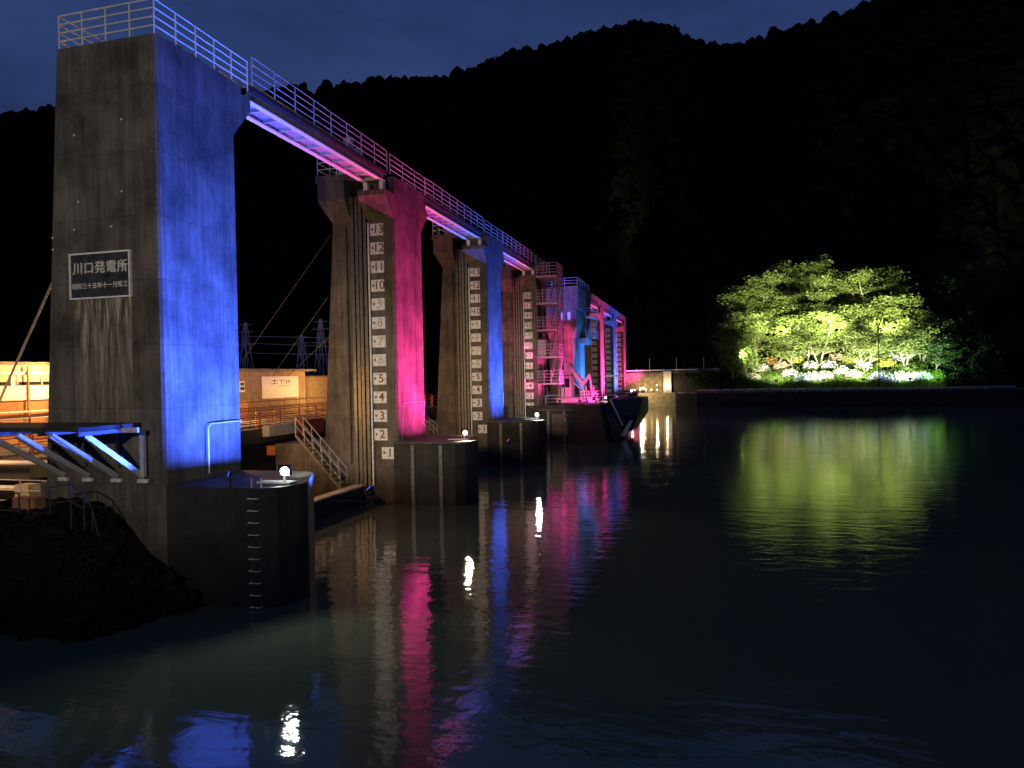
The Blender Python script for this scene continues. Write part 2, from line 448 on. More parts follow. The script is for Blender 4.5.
def floodlight(name, loc, aim, label, glass, group, col, watts, size=120, soft=.12, blend=.5, small=False):
    t = thing(name, loc, label, 'floodlight', group)
    x, y, z = loc; k = .55 if small else 1
    MB().bar((x, y, z), (x, y, z + .28), .06 * k).bar((x - .2 * k, y, z + .28), (x + .2 * k, y, z + .28), .05 * k).build('bracket', M['black'] if small else M['galv'], t)
    v = (Vector(aim) - Vector(loc)).normalized(); c = Vector((x, y, z + .42))
    rr = v.cross(Vector((0, 0, 1))).normalized(); uu = rr.cross(v)
    h = .17
    def ring(o, s): return [c + v * o * k + rr * i * s * 1.25 * k + uu * j * s * k for (i, j) in ((-1, -1), (1, -1), (1, 1), (-1, 1))]
    mb = MB(); a, b = ring(-.12, .10), ring(.06, .17)
    mb.add(a + b, [(0, 1, 2, 3), (0, 1, 5, 4), (1, 2, 6, 5), (2, 3, 7, 6), (3, 0, 4, 7)]).build('housing', M['black'], t)
    g = ring(.055, .16); g2 = ring(.085, .13)
    MB().add(g + g2, [(4, 5, 6, 7), (0, 1, 5, 4), (1, 2, 6, 5), (2, 3, 7, 6), (3, 0, 4, 7)]).build('glass', glass, t)
    spot('beam', c + v * .2, aim, watts, col, size, blend, soft, t)
    return t

def gauge_plates(t, z0=15.31):
    for k in range(13, 0, -1):
        z = z0 - (13 - k) * 1.04
        x = -17.74 if k > 1 else -17.30
        h = .33
        pl = MB().box(x - .40, x + .40, YB - .045, YB - .012, z - h, z + h).build('gauge_plate', M['white_worn'], t)
        o = Vector(t['_o'])
        lettering('numeral', str(k), .66, Vector((x + .10, YB - .05, z)) - o, M['overlit'] if 6 <= k <= 9 else M['numeral'], pl)
        MB().box(x - .31, x - .20, YB - .052, YB - .046, z - .05, z + .08).build('tick_mark', M['numeral'], pl)

def make_pier(label):
    """a standard pier with its front at Y = YB"""
    global YB
    YB = 36.4
    t = thing('gate_pier', (-19, YB, 0), label, 'dam pier', GROUP_P)
    y0, y1 = YB, YB + 4.0
    # base with rounded nose and gate slot
    MB().prism([(-24.5, y1), (-24.5, y0), (-19.3, y0), (-19.3, y0 + .55), (-18.25, y0 + .55), (-18.25, y0), (-16.95, y0), (-16.95, y1)], 2, -6.9, 3.30).build('base', M['conc'], t)
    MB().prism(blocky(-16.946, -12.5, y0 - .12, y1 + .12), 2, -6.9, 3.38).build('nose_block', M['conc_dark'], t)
    MB().prism(blocky(-16.94, -12.44, y0 - .18, y1 + .18), 2, 3.384, 3.48).build('base_coping', M['conc'], t)
    # upstream column: chamfered prism
    c = .10
    prof = [(-18.25, y0), (FX - c, y0), (FX, y0 + c), (FX, y1 - c), (FX - c, y1), (-18.25, y1)]
    MB().prism(prof, 2, 3.304, 15.9).build('upstream_column', M['conc'], t)
    mb = MB()
    mb.prism([(y0, 15.904), (y1, 15.904), (y1 + 1.0, 17.0), (y1 + 1.0, 17.25), (y0 - 1.05, 17.25), (y0 - 1.05, 16.98)], 0, -18.35, FX)
    mb.build('corbel', M['conc'], t)
    MB().box(-18.35, FX + .004, y0 + .12, y1 + .72, 17.254, 18.22).build('bearing_block', M['conc'], t)
    # web behind the slot and downstream column
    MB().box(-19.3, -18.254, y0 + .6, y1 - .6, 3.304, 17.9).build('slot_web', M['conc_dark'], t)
    mb = MB()
    taper(mb, (-21.25, -19.304, y0, y1, 3.304), (-20.45, -19.304, y0, y1, 15.8))
    taper(mb, (-20.45, -19.304, y0, y1, 15.804), (-20.95, -19.304, y0 - .75, y1 + .75, 16.95))
    mb.box(-20.95, -19.304, y0 - .75, y1 + .75, 16.954, 18.0)
    mb.build('downstream_column', M['conc'], t)
    MB().box(-21.05, -18.36, y0 - .8, y1 + .8, 18.004, 18.35).build('top_slab', M['conc'], t)
    # pilaster strip on the downstream column
    mb = MB(); taper(mb, (-20.05, -19.55, y0 - .14, y0 - .003, 2.2), (-20.0, -19.6, y0 - .14, y0 - .003, 15.5)); mb.build('pilaster', M['conc'], t)
    for i, x in enumerate((-19.22, -18.98, -18.72, -18.47)):
        MB().box(x - .035, x + .035, y0 - .10 + .05 * (i % 2), y0 + .58, .5, 17.2).box(x - .09, x + .09, y0 - .12 + .05 * (i % 2), y0 - .08 + .05 * (i % 2), .5, 17.2).build('guide_rail', M['rail_steel'], t)
    MB().tube((-18.22, y0 - .10, 1.0), (-18.22, y0 - .10, 15.7), .055).build('conduit', M['white_worn'], t)
    gauge_plates(t)
    # base trim
    MB().box(-15.9, -15.7, y0 - .2, y0 - .125, -1, 3.3).build('wall_pipe', M['rail_steel'], t)
    MB().box(-14.25, -14.05, y0 - .2, y0 - .125, -1, 3.3).build('wall_pipe', M['rail_steel'], t)
    # small platform railing and cabinet on the downstream end
    add_railing(t, [(-18.6, y0 - .7, 18.35), (-20.95, y0 - .7, 18.35), (-20.95, y1 + .7, 18.35)], M['white'], 'guard_railing', n=3, h=1.15)
    MB().box(-19.9, -19.3, y0 - .3, y0 + .1, 18.36, 19.1).build('cabinet', M['white'], t)
    add_railing(t, [(FX - .04, y0 - .3, 18.22), (FX - .04, y1 + .9, 18.22)], M['galv'], 'guard_railing', n=4, h=1.12)
    # bearings under the arriving girders
    for x in (-17.0, -17.95): MB().box(x - .12, x + .12, y0 - .9, y0 - .6, 17.254, 17.72).build('bearing_post', M['white'], t)
    # low access ladder/handrail by the nose
    mb = MB().path([(-16.74, y1 - .3, 3.8), (-16.6, y1 - .3, 5.6), (-16.6, y0 + .6, 5.6), (-16.6, y0 + .3, 3.4)], .02); mb.build('handrail', M['galv'], t)
    return t

PY = {2: 36.4, 3: 53.9, 4: 71.5, 7: 117.0, 8: 134.5, 9: 152.0}
LBL = {2: 'tall dam pier lit pink, white number plates, second from the camera',
       3: 'tall dam pier lit blue, third from the camera behind the pink one',
       4: 'dark dam pier with number plates beside the zigzag stair tower',
       7: 'far slender dam pier lit pink, just right of the blue control tower',
       8: 'far slender dam pier lit blue, between two pink ones',
       9: 'last dam pier lit pink at the far end of the dam'}
p2 = make_pier(LBL[2])
piers = {2: p2}
p2.location.x = -18.8
for k in (3, 4, 7, 8, 9):
    c = copy_tree(p2); c.location.y = PY[k]; c.location.x = -18.8; c['label'] = LBL[k]; piers[k] = c

# end pier nearest to the camera
y0, y1 = 18.9, 22.75
t = thing('end_pier', (-19, y0, 0), 'massive square concrete end pier with name plaque, right side lit blue', 'dam pier', GROUP_P); t1 = t
MB().box(-21.7, -16.64, y0, y1, -6.9, 3.70).build('base', M['conc_end'], t)
MB().prism(blocky(-16.637, -12.45, y0 + .0, y1), 2, -6.9, 3.70).build('nose_block', M['conc_dark'], t)
c = .08
mb = MB()
FX1 = -16.66
def chq(x0, x1, z): return [(x0, y0 + .02, z), (x1 - c, y0 + .02, z), (x1, y0 + .02 + c, z), (x1, y1, z), (x0, y1, z)]
lo, hi = chq(-21.45, FX1, 3.704), chq(-20.55, FX1, 18.1)
mb.add(lo + hi, [(4, 3, 2, 1, 0), (5, 6, 7, 8, 9)] + [(i, (i + 1) % 5, 5 + (i + 1) % 5, 5 + i) for i in range(5)])
mb.build('shaft', M['conc_end'], t)
MB().prism([(y1 + .003, 16.1), (y1 + 1.05, 17.3), (y1 + 1.05, 17.95), (y1 + .5, 17.75), (y1 + .5, 18.05), (y1 + .003, 18.05)], 0, -20.5, FX1).build('corbel', M['conc_end'], t)
add_railing(t, [(-16.72, y1 + 1.0, 18.1), (-16.72, y0 + .08, 18.1), (-20.5, y0 + .08, 18.1), (-20.5, y1, 18.1)], M['white'], 'guard_railing', n=4, sp=1.05, h=1.12, w=.05)
# stray stubs and steps at the top edge
MB().box(-17.3, -16.9, y0 + 1.0, y0 + 1.5, 18.104, 18.32).box(-17.5, -17.2, y0 + 2.2, y0 + 2.9, 18.104, 18.5).build('step', M['white_worn'], t)
for k in range(14):
    z = 3.4 - k * .37
    MB().path([(-13.56, y0 + .01, z), (-13.56, y0 - .13, z), (-13.22, y0 - .13, z), (-13.22, y0 + .01, z)], .03).build('ladder_rung', M['white'], t)
for x in (-13.56, -13.22): MB().bar((x, y0 + .1, 3.7), (x, y0 + .1, 4.0), .035).build('ladder_stub', M['galv'], t)
MB().path([(-16.55, y1 - .1, 5.55), (-16.55, y0 + 2.1, 5.55), (-16.55, y0 + 1.95, 5.4), (-16.55, y0 + 1.95, 3.85)], .05, 8).build('wall_pipe', M['galv'], t)
for (x, z) in ((-19.9, 15.2), (-18.0, 15.5), (-19.8, 13.0), (-18.05, 13.2), (-20.9, 11.9), (-20.9, 11.5), (-20.0, 12.1), (-18.5, 12.1)):
    MB().box(x - .025, x + .025, y0 - .02, y0 + .018, z - .03, z + .03).build('anchor_bolt', M['white'], t)
# plaque
px0, px1, pz0, pz1 = -20.12, -17.80, 9.84, 11.24
pq = MB().box(px0, px1, y0 - .05, y0 + .016, pz0, pz1).build('name_plaque', M['plaque'], t)
r = .055
MB().box(px0 - r, px1 + r, y0 - .085, y0 + .014, pz1 + .002, pz1 + r).box(px0 - r, px1 + r, y0 - .085, y0 + .014, pz0 - r, pz0 - .002).box(px0 - r, px0 - .002, y0 - .085, y0 + .014, pz0, pz1).box(px1 + .002, px1 + r, y0 - .085, y0 + .014, pz0, pz1).build('plaque_frame', M['plaque_rim'], pq)
o = Vector(t['_o'])
for i, ch in enumerate('川口発電所'):
    lettering('character', ch, .42, Vector((px0 + .30 + i * .445, y0 - .062, pz1 - .47)) - o, M['plaque_text'], pq, .02)
lettering('date_line', '昭和三十五年十一月竣工', .205, Vector(((px0 + px1) / 2, y0 - .06, pz0 + .36)) - o, M['plaque_text'], pq, .012)
# pale lime runs below the plaque
m, N_, L_, p = new_mat('lime_stain')
g = N_.new('ShaderNodeNewGeometry'); mp_ = N_.new('ShaderNodeMapping'); mp_.inputs['Scale'].default_value = (5.5, 1, .45); L_.new(g.outputs['Position'], mp_.inputs['Vector'])
_, rr_ = noise_ramp(N_, L_, mp_.outputs['Vector'], 1.0, (.26, .22, .16), (.60, .52, .40), .40, .62, 6, .65); L_.new(rr_.outputs['Color'], p.inputs['Base Color']); p.inputs['Roughness'].default_value = .9
al, ra_ = noise_ramp(N_, L_, mp_.outputs['Vector'], 1.3, (0, 0, 0), (1, 1, 1), .42, .60, 6, .7)
sx_ = N_.new('ShaderNodeSeparateXYZ'); L_.new(g.outputs['Position'], sx_.inputs[0])
mr_ = N_.new('ShaderNodeMapRange'); mr_.inputs['From Min'].default_value = 5.4; mr_.inputs['From Max'].default_value = 9.6; mr_.inputs['To Min'].default_value = .25; mr_.inputs['To Max'].default_value = 1; L_.new(sx_.outputs['Z'], mr_.inputs['Value'])
mu_ = N_.new('ShaderNodeMath'); mu_.operation = 'MULTIPLY'; L_.new(ra_.outputs['Color'], mu_.inputs[0]); L_.new(mr_.outputs['Result'], mu_.inputs[1]); L_.new(mu_.outputs[0], p.inputs['Alpha'])
MB().add([(px0, y0 + .012, 5.6), (px1, y0 + .012, 5.6), (px1, y0 + .012, pz0 - .06), (px0, y0 + .012, pz0 - .06)], [(0, 1, 2, 3)]).build('lime_stain', m, t)

# ------------------------------------------------------------------ walkway spans between the piers
GROUP_S = 'walkway spans between the piers'
def make_span(ya, yb, label):
    t = thing('walkway_span', (-17.5, ya, 17.7), label, 'footbridge', GROUP_S)
    for x in (-16.8, -17.85):
        gi = MB().box(x - .015, x + .015, ya, yb, 17.79, 18.1).build('girder', M['girder'], t)
        MB().box(x - .13, x + .13, ya, yb, 17.75, 17.788).build('flange', M['white'], gi)
    n = 10
    mb = MB()
    for k in range(n + 1):
        y = ya + .15 + (yb - ya - .3) * k / n; MB().box(-17.83, -16.82, y - .05, y + .05, 17.83, 17.97).build('cross_beam', M['girder'], t)
    MB().box(-17.83, -16.82, ya, yb, 17.972, 18.02).build('soffit_plate', M['girder'], t)
    MB().box(-18.15, -16.5, ya, yb, 18.104, 18.26).build('deck_slab', M['conc_dark'], t)
    for x in (-16.55, -18.1): add_railing(t, [(x, ya, 18.26), (x, yb, 18.26)], M['galv'], 'guard_railing', n=4, sp=1.45, h=1.14)
    return t
span_names = ['first walkway span, from the plaque pier to the pink pier', 'second walkway span, from the pink pier to the blue pier', 'third walkway span, ending at the zigzag stair tower']
ends = [(23.8, 35.75), (41.15, 53.2), (58.65, 70.8)]
s1 = make_span(23.8, 35.75, span_names[0]); s1_ = s1
for (a, b), nm in zip(ends[1:], span_names[1:]): make_span(a, b, nm)
for (a, b), nm in zip([(108.0, 116.3), (121.8, 133.8), (139.2, 151.3)], ['walkway span right beside the blue control tower', 'walkway span between the far pink pier and far blue pier', 'farthest walkway span, ending at the last pink pier']): make_span(a, b, nm)
# white cabinets standing on the walkway
for y, h, nm in ((33.4, 1.15, 'taller white switch cabinet on the first walkway span'), (34.5, .95, 'shorter white switch cabinet on the first walkway span')):
    t = thing('switch_cabinet', (-17.6, y, 18.27), nm, 'cabinet', 'switch cabinets on the walkway')
    MB().box(-17.8, -17.4, y - .2, y + .2, 18.27, 18.27 + h).build('body', M['white'], t, bevel=.02)
    MB().box(-17.395, -17.38, y - .16, y + .16, 18.4, 18.27 + h - .08).build('door', M['white_worn'], t)

# gate leaves between the piers
for k, (a, b) in enumerate([(22.75, 36.4), (40.4, 53.9), (57.9, 71.5), (121, 134.5), (138.5, 152)]):
    nm = ['dark gate leaf half sunk in the water beside the plaque pier', 'dark gate leaf between the pink and the blue pier', 'dark gate leaf between the blue pier and the stair tower', 'dark gate leaf right of the far pink pier', 'dark gate leaf right of the far blue pier'][k]
    t = thing('gate_leaf', (-18.75, (a + b) / 2, 0), nm, 'sluice gate', 'sluice gate leaves')
    MB().box(-18.95, -18.7, a + .02, b - .02, -5, .95).build('skin_plate', M['gate'], t)
    MB().box(-19.2, -18.55, a + .02, b - .02, .954, 1.05).build('top_flange', M['cream'], t)
    mb = MB()
    for i in range(7):
        y = a + .8 + (b - a - 1.6) * i / 6; mb.box(-19.4, -18.954, y - .05, y + .05, -5, .94)
    mb.build('rib', M['gate'], t)

# stair with handrails beside the pink pier
def stair(name, p0, p1, w, label, nst=12):
    t = thing(name, p0, label, 'staircase', 'steel stairs beside the piers')
    p0, p1 = Vector(p0), Vector(p1)
    for s in (0, w):
        a, b = p0 + Vector((0, s, 0)), p1 + Vector((0, s, 0))
        MB().bar(a, b, .05, .14).build('stringer', M['rail_steel'], t)
        mb = MB(); mb.bar(a + Vector((0, 0, 1)), b + Vector((0, 0, 1)), .045, n=6); mb.bar(a + Vector((0, 0, .55)), b + Vector((0, 0, .55)), .035, n=6)
        h = mb.build('handrail', M['galv'], t)
        for i in range(6):
            q = a.lerp(b, i / 5); MB().bar(q, q + Vector((0, 0, 1)), .04, n=6).build('post', M['galv'], h)
    mb = MB()
    for i in range(nst):
        q = p0.lerp(p1, (i + .5) / nst); mb.box(q.x - .14, q.x + .14, q.y + .05, q.y + w - .05, q.z - .02, q.z + .02)
    mb.build('treads', M['steel'], t)
    return t
stair('access_stair', (-22.2, 35.2, 3.9), (-19.5, 35.2, 1.0), .8, 'steep steel stair with handrails at the foot of the pink pier')
stair('access_stair', (-24.0, 52.6, 4.6), (-20.8, 52.6, 2.2), .8, 'small steel stair right of the pink pier, in front of the blue one')

# ------------------------------------------------------------------ cantilevered platform on the end pier
t = thing('cantilever_platform', (-20, 18.9, 5.5), 'thin concrete platform on diagonal blue-lit steel brackets, below the plaque', 'platform')
MB().box(-30, -17.5, 16.5, 18.87, 5.62, 5.74).build('deck', M['conc_dark'], t)
MB().bar((-30, 16.45, 5.55), (-17.0, 18.2, 5.55), .10, .16).build('edge_beam', M['galv'], t)
MB().bar((-17.35, 18.75, 4.0), (-17.35, 18.75, 5.5), .16, .12).build('bracket_post', M['galv'], t)
for (x, yy) in ((-17.45, 16.9), (-18.5, 16.7), (-19.65, 16.6), (-20.65, 16.5)):
    MB().bar((x - .25, yy, 5.5), (x, 18.86, 3.98), .13, .16).build('brace', M['galv'], t)
    MB().box(x - .2, x + .2, 18.80, 18.89, 3.80, 3.92).build('brace_foot', M['white_worn'], t)
for x in (-17.6, -19.0, -20.6, -22.2, -23.8, -26):
    MB().box(x - .06, x + .06, 16.55, 18.86, 5.48, 5.60).build('joist', M['steel'], t)
for x in (-18.4, -19.75, -21.1): MB().box(x - .05, x + .05, 18.78, 18.88, 4.3, 5.46).build('wall_cleat', M['rail_steel'], t)
# railing on the near bank
t = thing('bank_railing', (-19, 17, 2.2), 'low pipe railing with a curved end on the dark bank at lower left', 'railing')
r = MB(); 
pts = [(-26, 17.4, 2.5), (-24.6, 17.2, 2.5), (-23.2, 17.2, 2.5), (-21.8, 17.2, 2.5), (-20.6, 17.2, 2.5)]
for z in (1.15, .6): r.path([(x, y, 2.5 + z) for x, y, _ in pts], .045)
rr = r.build('rails', M['steel'], t)
for q in pts: MB().bar(q, (q[0], q[1], 3.67), .05, n=6).build('post', M['steel'], rr)
r = MB(); arc = [(-19.5, 17.3, 3.85), (-18.6, 17.2, 3.98), (-18.0, 17.1, 3.75), (-17.6, 17.0, 3.3), (-17.4, 17.0, 2.5)]
r.path(arc, .045).path([(a, b, c - .5) for a, b, c in arc[:3]], .035)
rr = r.build('curved_rail', M['steel'], t)
for q in arc[:4]: MB().bar((q[0], q[1], 2.6), q, .045, n=6).build('post', M['steel'], rr)
t = thing('control_box', (-20.9, 17.9, 2.2), 'small brown box on legs behind the bank railing', 'control box')
MB().box(-21.6, -20.7, 17.8, 18.2, 2.9, 3.4).build('body', M['rust'], t)
MB().box(-21.5, -21.4, 17.85, 17.95, 2.0, 2.5).box(-20.9, -20.8, 17.85, 17.95, 2.0, 2.5).build('legs', M['steel'], t)

# ------------------------------------------------------------------ control tower between the two halves of the dam
t = thing('block_pier_base', (-15, 78, 0), 'long low dark concrete pier base below the stair tower', 'pier base')
mb = MB()
mb.hexa([(-21, 71.3, -6.9), (-8.4, 71.3, -6.9), (-8.4, 84, -6.9), (-21, 96, -6.9)], [(-21, 71.45, 3.9), (-10.3, 71.45, 3.9), (-10.3, 80, 3.9), (-21, 96, 3.9)])
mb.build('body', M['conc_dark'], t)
MB().box(-15.2, -13.6, 71.25, 71.42, .8, 3.0).build('recess_panel', M['conc'], t)
add_railing(t, [(-15.9, 71.7, 3.9), (-10.8, 71.7, 3.9), (-10.8, 79.0, 3.9)], M['galv'], 'guard_railing', n=3, sp=1.6)
t = thing('intake_bow', (-9, 80, 0), 'dark overhanging steel bow with a white post, reaching out over the water', 'intake screen')
mb = MB()
mb.add([(-10.2, 77, 4.3), (-10.2, 88, 4.3), (-6.4, 84, 4.3), (-6.7, 79, 4.3), (-10.2, 77, 2.3), (-10.2, 88, 2.3), (-6.4, 84, 2.6), (-7.0, 79, 2.6), (-9.6, 78, .2), (-9.6, 86, .2), (-7.6, 83, .8), (-7.9, 79.5, .7)],
       [(0, 1, 2, 3)[::-1], (0, 3, 7, 4), (3, 2, 6, 7), (2, 1, 5, 6), (1, 0, 4, 5), (4, 7, 11, 8), (7, 6, 10, 11), (6, 5, 9, 10), (5, 4, 8, 9), (8, 11, 10, 9)])
mb.build('hull_plate', M['gate'], t)
MB().add([(-10.25, 74.5, 4.0), (-8.6, 76.0, 1.2), (-9.2, 74.5, -1), (-10.9, 76.5, 4.0), (-9.2, 78.0, 1.2), (-9.8, 76.5, -1)], [(0, 2, 1), (3, 4, 5), (0, 1, 4, 3), (1, 2, 5, 4), (2, 0, 3, 5)]).build('side_fin', M['conc'], t)
MB().bar((-9.7, 75.2, 4.3), (-8.55, 76.2, 1.5), .16).build('white_post', M['white'], t)
MB().prism([(-8.9, .3), (-7.9, 1.9), (-7.6, 1.9), (-8.3, .3)], 1, 76.6, 78.2).build('lower_plate', M['white_worn'], t)

t = thing('control_tower', (-16.5, 86, 3.9), 'flared control tower, pink corbel and blue box-shaped top with railing', 'control tower')
mb = MB()
taper(mb, (-18.2, -15.3, 84.5, 88.5, 3.9), (-18.2, -15.3, 84.5, 88.5, 11.4))
mb.build('column', M['conc'], t)
mb = MB(); taper(mb, (-18.2, -15.3, 84.5, 88.5, 11.404), (-18.6, -14.7, 83.9, 88.8, 13.4)); mb.box(-18.6, -14.7, 83.9, 88.8, 13.404, 14.9); mb.build('corbel', M['conc'], t)
MB().box(-19.2, -14.4, 83.7, 93.2, 14.904, 17.6).build('machine_room', M['conc'], t)
add_railing(t, [(-19.1, 83.8, 17.6), (-14.5, 83.8, 17.6), (-14.5, 93.1, 17.6)], M['galv'], 'guard_railing', n=3, sp=1.8, h=1.0)
for x in (-16.4, -15.6): MB().box(x - .15, x + .2, 83.84, 83.897, 13.6, 14.5).build('panel', M['white_worn'], t)
t = thing('lift_tower', (-15.3, 91, 3.9), 'narrow blue-lit lift tower with side stair, right of the flared pink corbel', 'tower')
MB().box(-16.6, -15.2, 89.5, 92.6, 3.9, 10.9).build('shaft', M['machine'], t)
MB().box(-17.0, -14.4, 89.2, 93.4, 10.904, 11.6).build('landing_slab', M['machine'], t)
MB().box(-17.0, -14.5, 89.5, 93.0, 11.604, 14.9).build('upper_shaft', M['conc'], t)
for z in (11.6, 14.4):
    add_railing(t, [(-14.45, 89.3, z), (-13.5, 89.3, z), (-13.5, 93.3, z)], M['galv'], 'guard_railing', n=3, sp=1.2)
MB().box(-14.396, -13.45, 89.2, 93.4, 14.2, 14.38).build('landing_slab', M['machine'], t)
mb = MB()
for q in (0, .8): mb.bar((-14.3 + q, 90, 11.6), (-14.3 + q, 93, 14.2), .08, .25)
for i in range(12): mb.box(-14.3, -13.5, 90 + i * .25, 90.2 + i * .25, 11.7 + i * .217, 11.74 + i * .217)
mb.build('stair_flight', M['galv'], t)

# zigzag stair tower
t = thing('stair_tower', (-15.2, 71.5, 3.9), 'steel zigzag stair tower with cage railings, lit pink', 'staircase')
xa, xb, ya, yb = -16.3, -14.1, 69.6, 72.6
levels = [6.2, 8.9, 11.6, 14.3, 17.0]
for i, z in enumerate(levels):
    MB().box(xa, xb, ya, yb, z - .12, z).build('landing', M['stair_steel'], t)
    add_railing(t, [(xa, yb, z), (xa, ya, z), (xb, ya, z), (xb, yb, z)], M['stair_steel'], 'cage_railing', n=4, sp=.75, h=1.25, w=.06, post_w=.07)
    if i < len(levels) - 1:
        z2 = levels[i + 1] - .12
        q = [(xb - .9, ya - .05), (xb - .05, ya - .05)]
        mb = MB()
        for x in (xb - .8, xb - .05): mb.bar((x, ya + .1, z), (x, yb - .3, z2), .07, .26); 
        for s in range(10):
            f = (s + .5) / 10; mb.box(xb - .8, xb - .05, ya + .1 + (yb - ya - .4) * f - .14, ya + .1 + (yb - ya - .4) * f + .14, z + (z2 - z) * f - .02, z + (z2 - z) * f + .02)
        for x in (xb - .8, xb - .05): mb.bar((x, ya + .1, z + 1), (x, yb - .3, z2 + 1), .05, n=6)
        for s in range(6):
            f = s / 5
            for x in (xb - .8, xb - .05): mb.bar((x, ya + .1 + (yb - ya - .4) * f, z + (z2 - z) * f), (x, ya + .1 + (yb - ya - .4) * f, z + (z2 - z) * f + 1), .04, n=6)
        mb.build('stair_flight', M['stair_steel'], t)
for (x, y) in ((xa, ya), (xb, ya), (xa, yb), (xb, yb)): MB().box(x - .05, x + .05, y - .05, y + .05, 4.7, 18.2).build('corner_post', M['steel'], t)
MB().box(xa + .1, xa + .9, ya + .2, yb, 8.9, 10.6).build('side_panel', M['stair_steel'], t)

# raking machine
t = thing('raking_machine', (-13.5, 79, 3.9), 'pink-lit trash raking machine with folded hydraulic arm', 'machine')
MB().box(-16.0, -13.0, 77.5, 81, 3.9, 4.5).build('chassis', M['machine'], t, bevel=.05)
MB().box(-15.6, -14.4, 78, 80.5, 4.504, 6.9).build('cab', M['machine'], t, bevel=.1)
MB().box(-15.45, -14.55, 77.94, 78.0, 5.6, 6.6).build('cab_window', M['glass'], t)
MB().box(-15.2, -14.5, 78.2, 79.4, 6.904, 8.4).build('winch_housing', M['machine'], t, bevel=.08)
MB().bar((-14.6, 78.3, 8.0), (-12.9, 77.8, 5.9), .35, .4).build('boom', M['machine'], t)
MB().bar((-12.9, 77.8, 6.0), (-12.2, 77.6, 7.0), .22, .28).bar((-12.2, 77.6, 7.0), (-11.9, 77.5, 4.5), .2, .25).build('stick', M['machine'], t)
MB().tube((-14.3, 78.0, 6.3), (-13.2, 77.7, 5.4), .09).build('hydraulic_cylinder', M['galv'], t)
MB().prism([(-12.5, 4.5), (-11.3, 4.5), (-11.6, 3.95), (-12.3, 3.95)], 1, 77, 78.4).build('grab_bucket', M['machine'], t)
for x, y in ((-15.6, 77.7), (-13.4, 77.7), (-15.6, 80.8), (-13.4, 80.8)): MB().tube((x - .15, y, 4.05), (x + .15, y, 4.05), .28).build('wheel', M['black'], t)
mb = MB()
for i in range(7): mb.bar((-13.0 + .28 * i, 77.4, 3.95), (-13.2 + .28 * i, 77.4, 5.2 + .3 * (i % 3)), .07)
for i in range(4): mb.bar((-13.3, 77.35, 4.1 + .35 * i), (-11.2, 77.35, 4.3 + .3 * i), .06)
mb.build('rake_frame', M['machine'], t)
MB().box(-13.2, -10.6, 95.8, 96.2, 6.6, 6.9).build('cross_arm', M['galv'], thing('signal_arm', (-13, 96, 6.6), 'short blue-lit horizontal arm right of the raking machine', 'arm'))

# ------------------------------------------------------------------ coloured floodlights at the noses
GL = 'coloured floodlights on the pier noses'
def nose_light(y, colname, label, watts=2600, x=-11.0, z=2.85):
    col, gl = (BLUE, M['lamp_blue']) if colname == 'blue' else (PINK, M['lamp_pink'])
    t = floodlight('colour_floodlight', (x, y, z), (-17.0, y - .5, 9.4), label, gl, GL, col, watts, 98, .10, 1.0, small=True)
    MB().box(x - 1.8, x + .1, y - .02, y + .02, z - .04, z).build('wall_arm', M['black'], t)
    return t
nose_light(21.9, 'blue', 'blue floodlight at the nose of the plaque pier', 44000)
floodlight('colour_floodlight', (-14.3, 18.98, 3.70), (-18.5, 16.7, 5.2), 'small blue floodlight added to tint the cantilevered platform', M['lamp_blue'], GL, BLUE, 3600, 46, .08, .6, small=True)  # extra lamp, added to carry blue light onto the platform braces
nose_light(39.5, 'pink', 'pink floodlight at the nose of the second pier', 21000)
nose_light(57.0, 'blue', 'blue floodlight at the nose of the third pier', 36000)
nose_light(70.6, 'pink', 'pink floodlight in front of the stair tower', 14000, x=-12.0, z=4.0)
nose_light(119.0, 'pink', 'pink floodlight at the nose of the far pink pier', 70000)
nose_light(136.5, 'blue', 'blue floodlight at the nose of the far blue pier', 90000)
nose_light(151.6, 'pink', 'pink floodlight at the nose of the last pier', 34000)
floodlight('colour_floodlight', (-12.6, 66.0, 2.6), (-15.4, 71, 11.5), 'pink floodlight low in front of the stair tower', M['lamp_pink'], GL, PINK, 5000, 70, .1, .8, small=True)
floodlight('colour_floodlight', (-12.0, 80.5, 4.0), (-16.2, 84.5, 10.5), 'pink floodlight behind the raking machine', M['lamp_pink'], GL, PINK, 15000, 30)
floodlight('colour_floodlight', (-13.85, 72.5, 12.0), (-16.3, 84, 16.6), 'blue floodlight added on the stair tower to tint the machine room', M['lamp_blue'], GL, BLUE, 12000, 34, .1, .6, small=True)  # extra lamp, added to turn the machine room blue
floodlight('colour_floodlight', (-11.3, 74.5, 4.0), (-14.2, 79, 5.5), 'pink floodlight in front of the raking machine', M['lamp_pink'], GL, PINK, 1800, 110)
floodlight('colour_floodlight', (-10.6, 88.0, 4.0), (-15.6, 89.5, 13.5), 'blue floodlight below the lift tower', M['lamp_blue'], GL, (.02, .22, 1), 9000, 115)

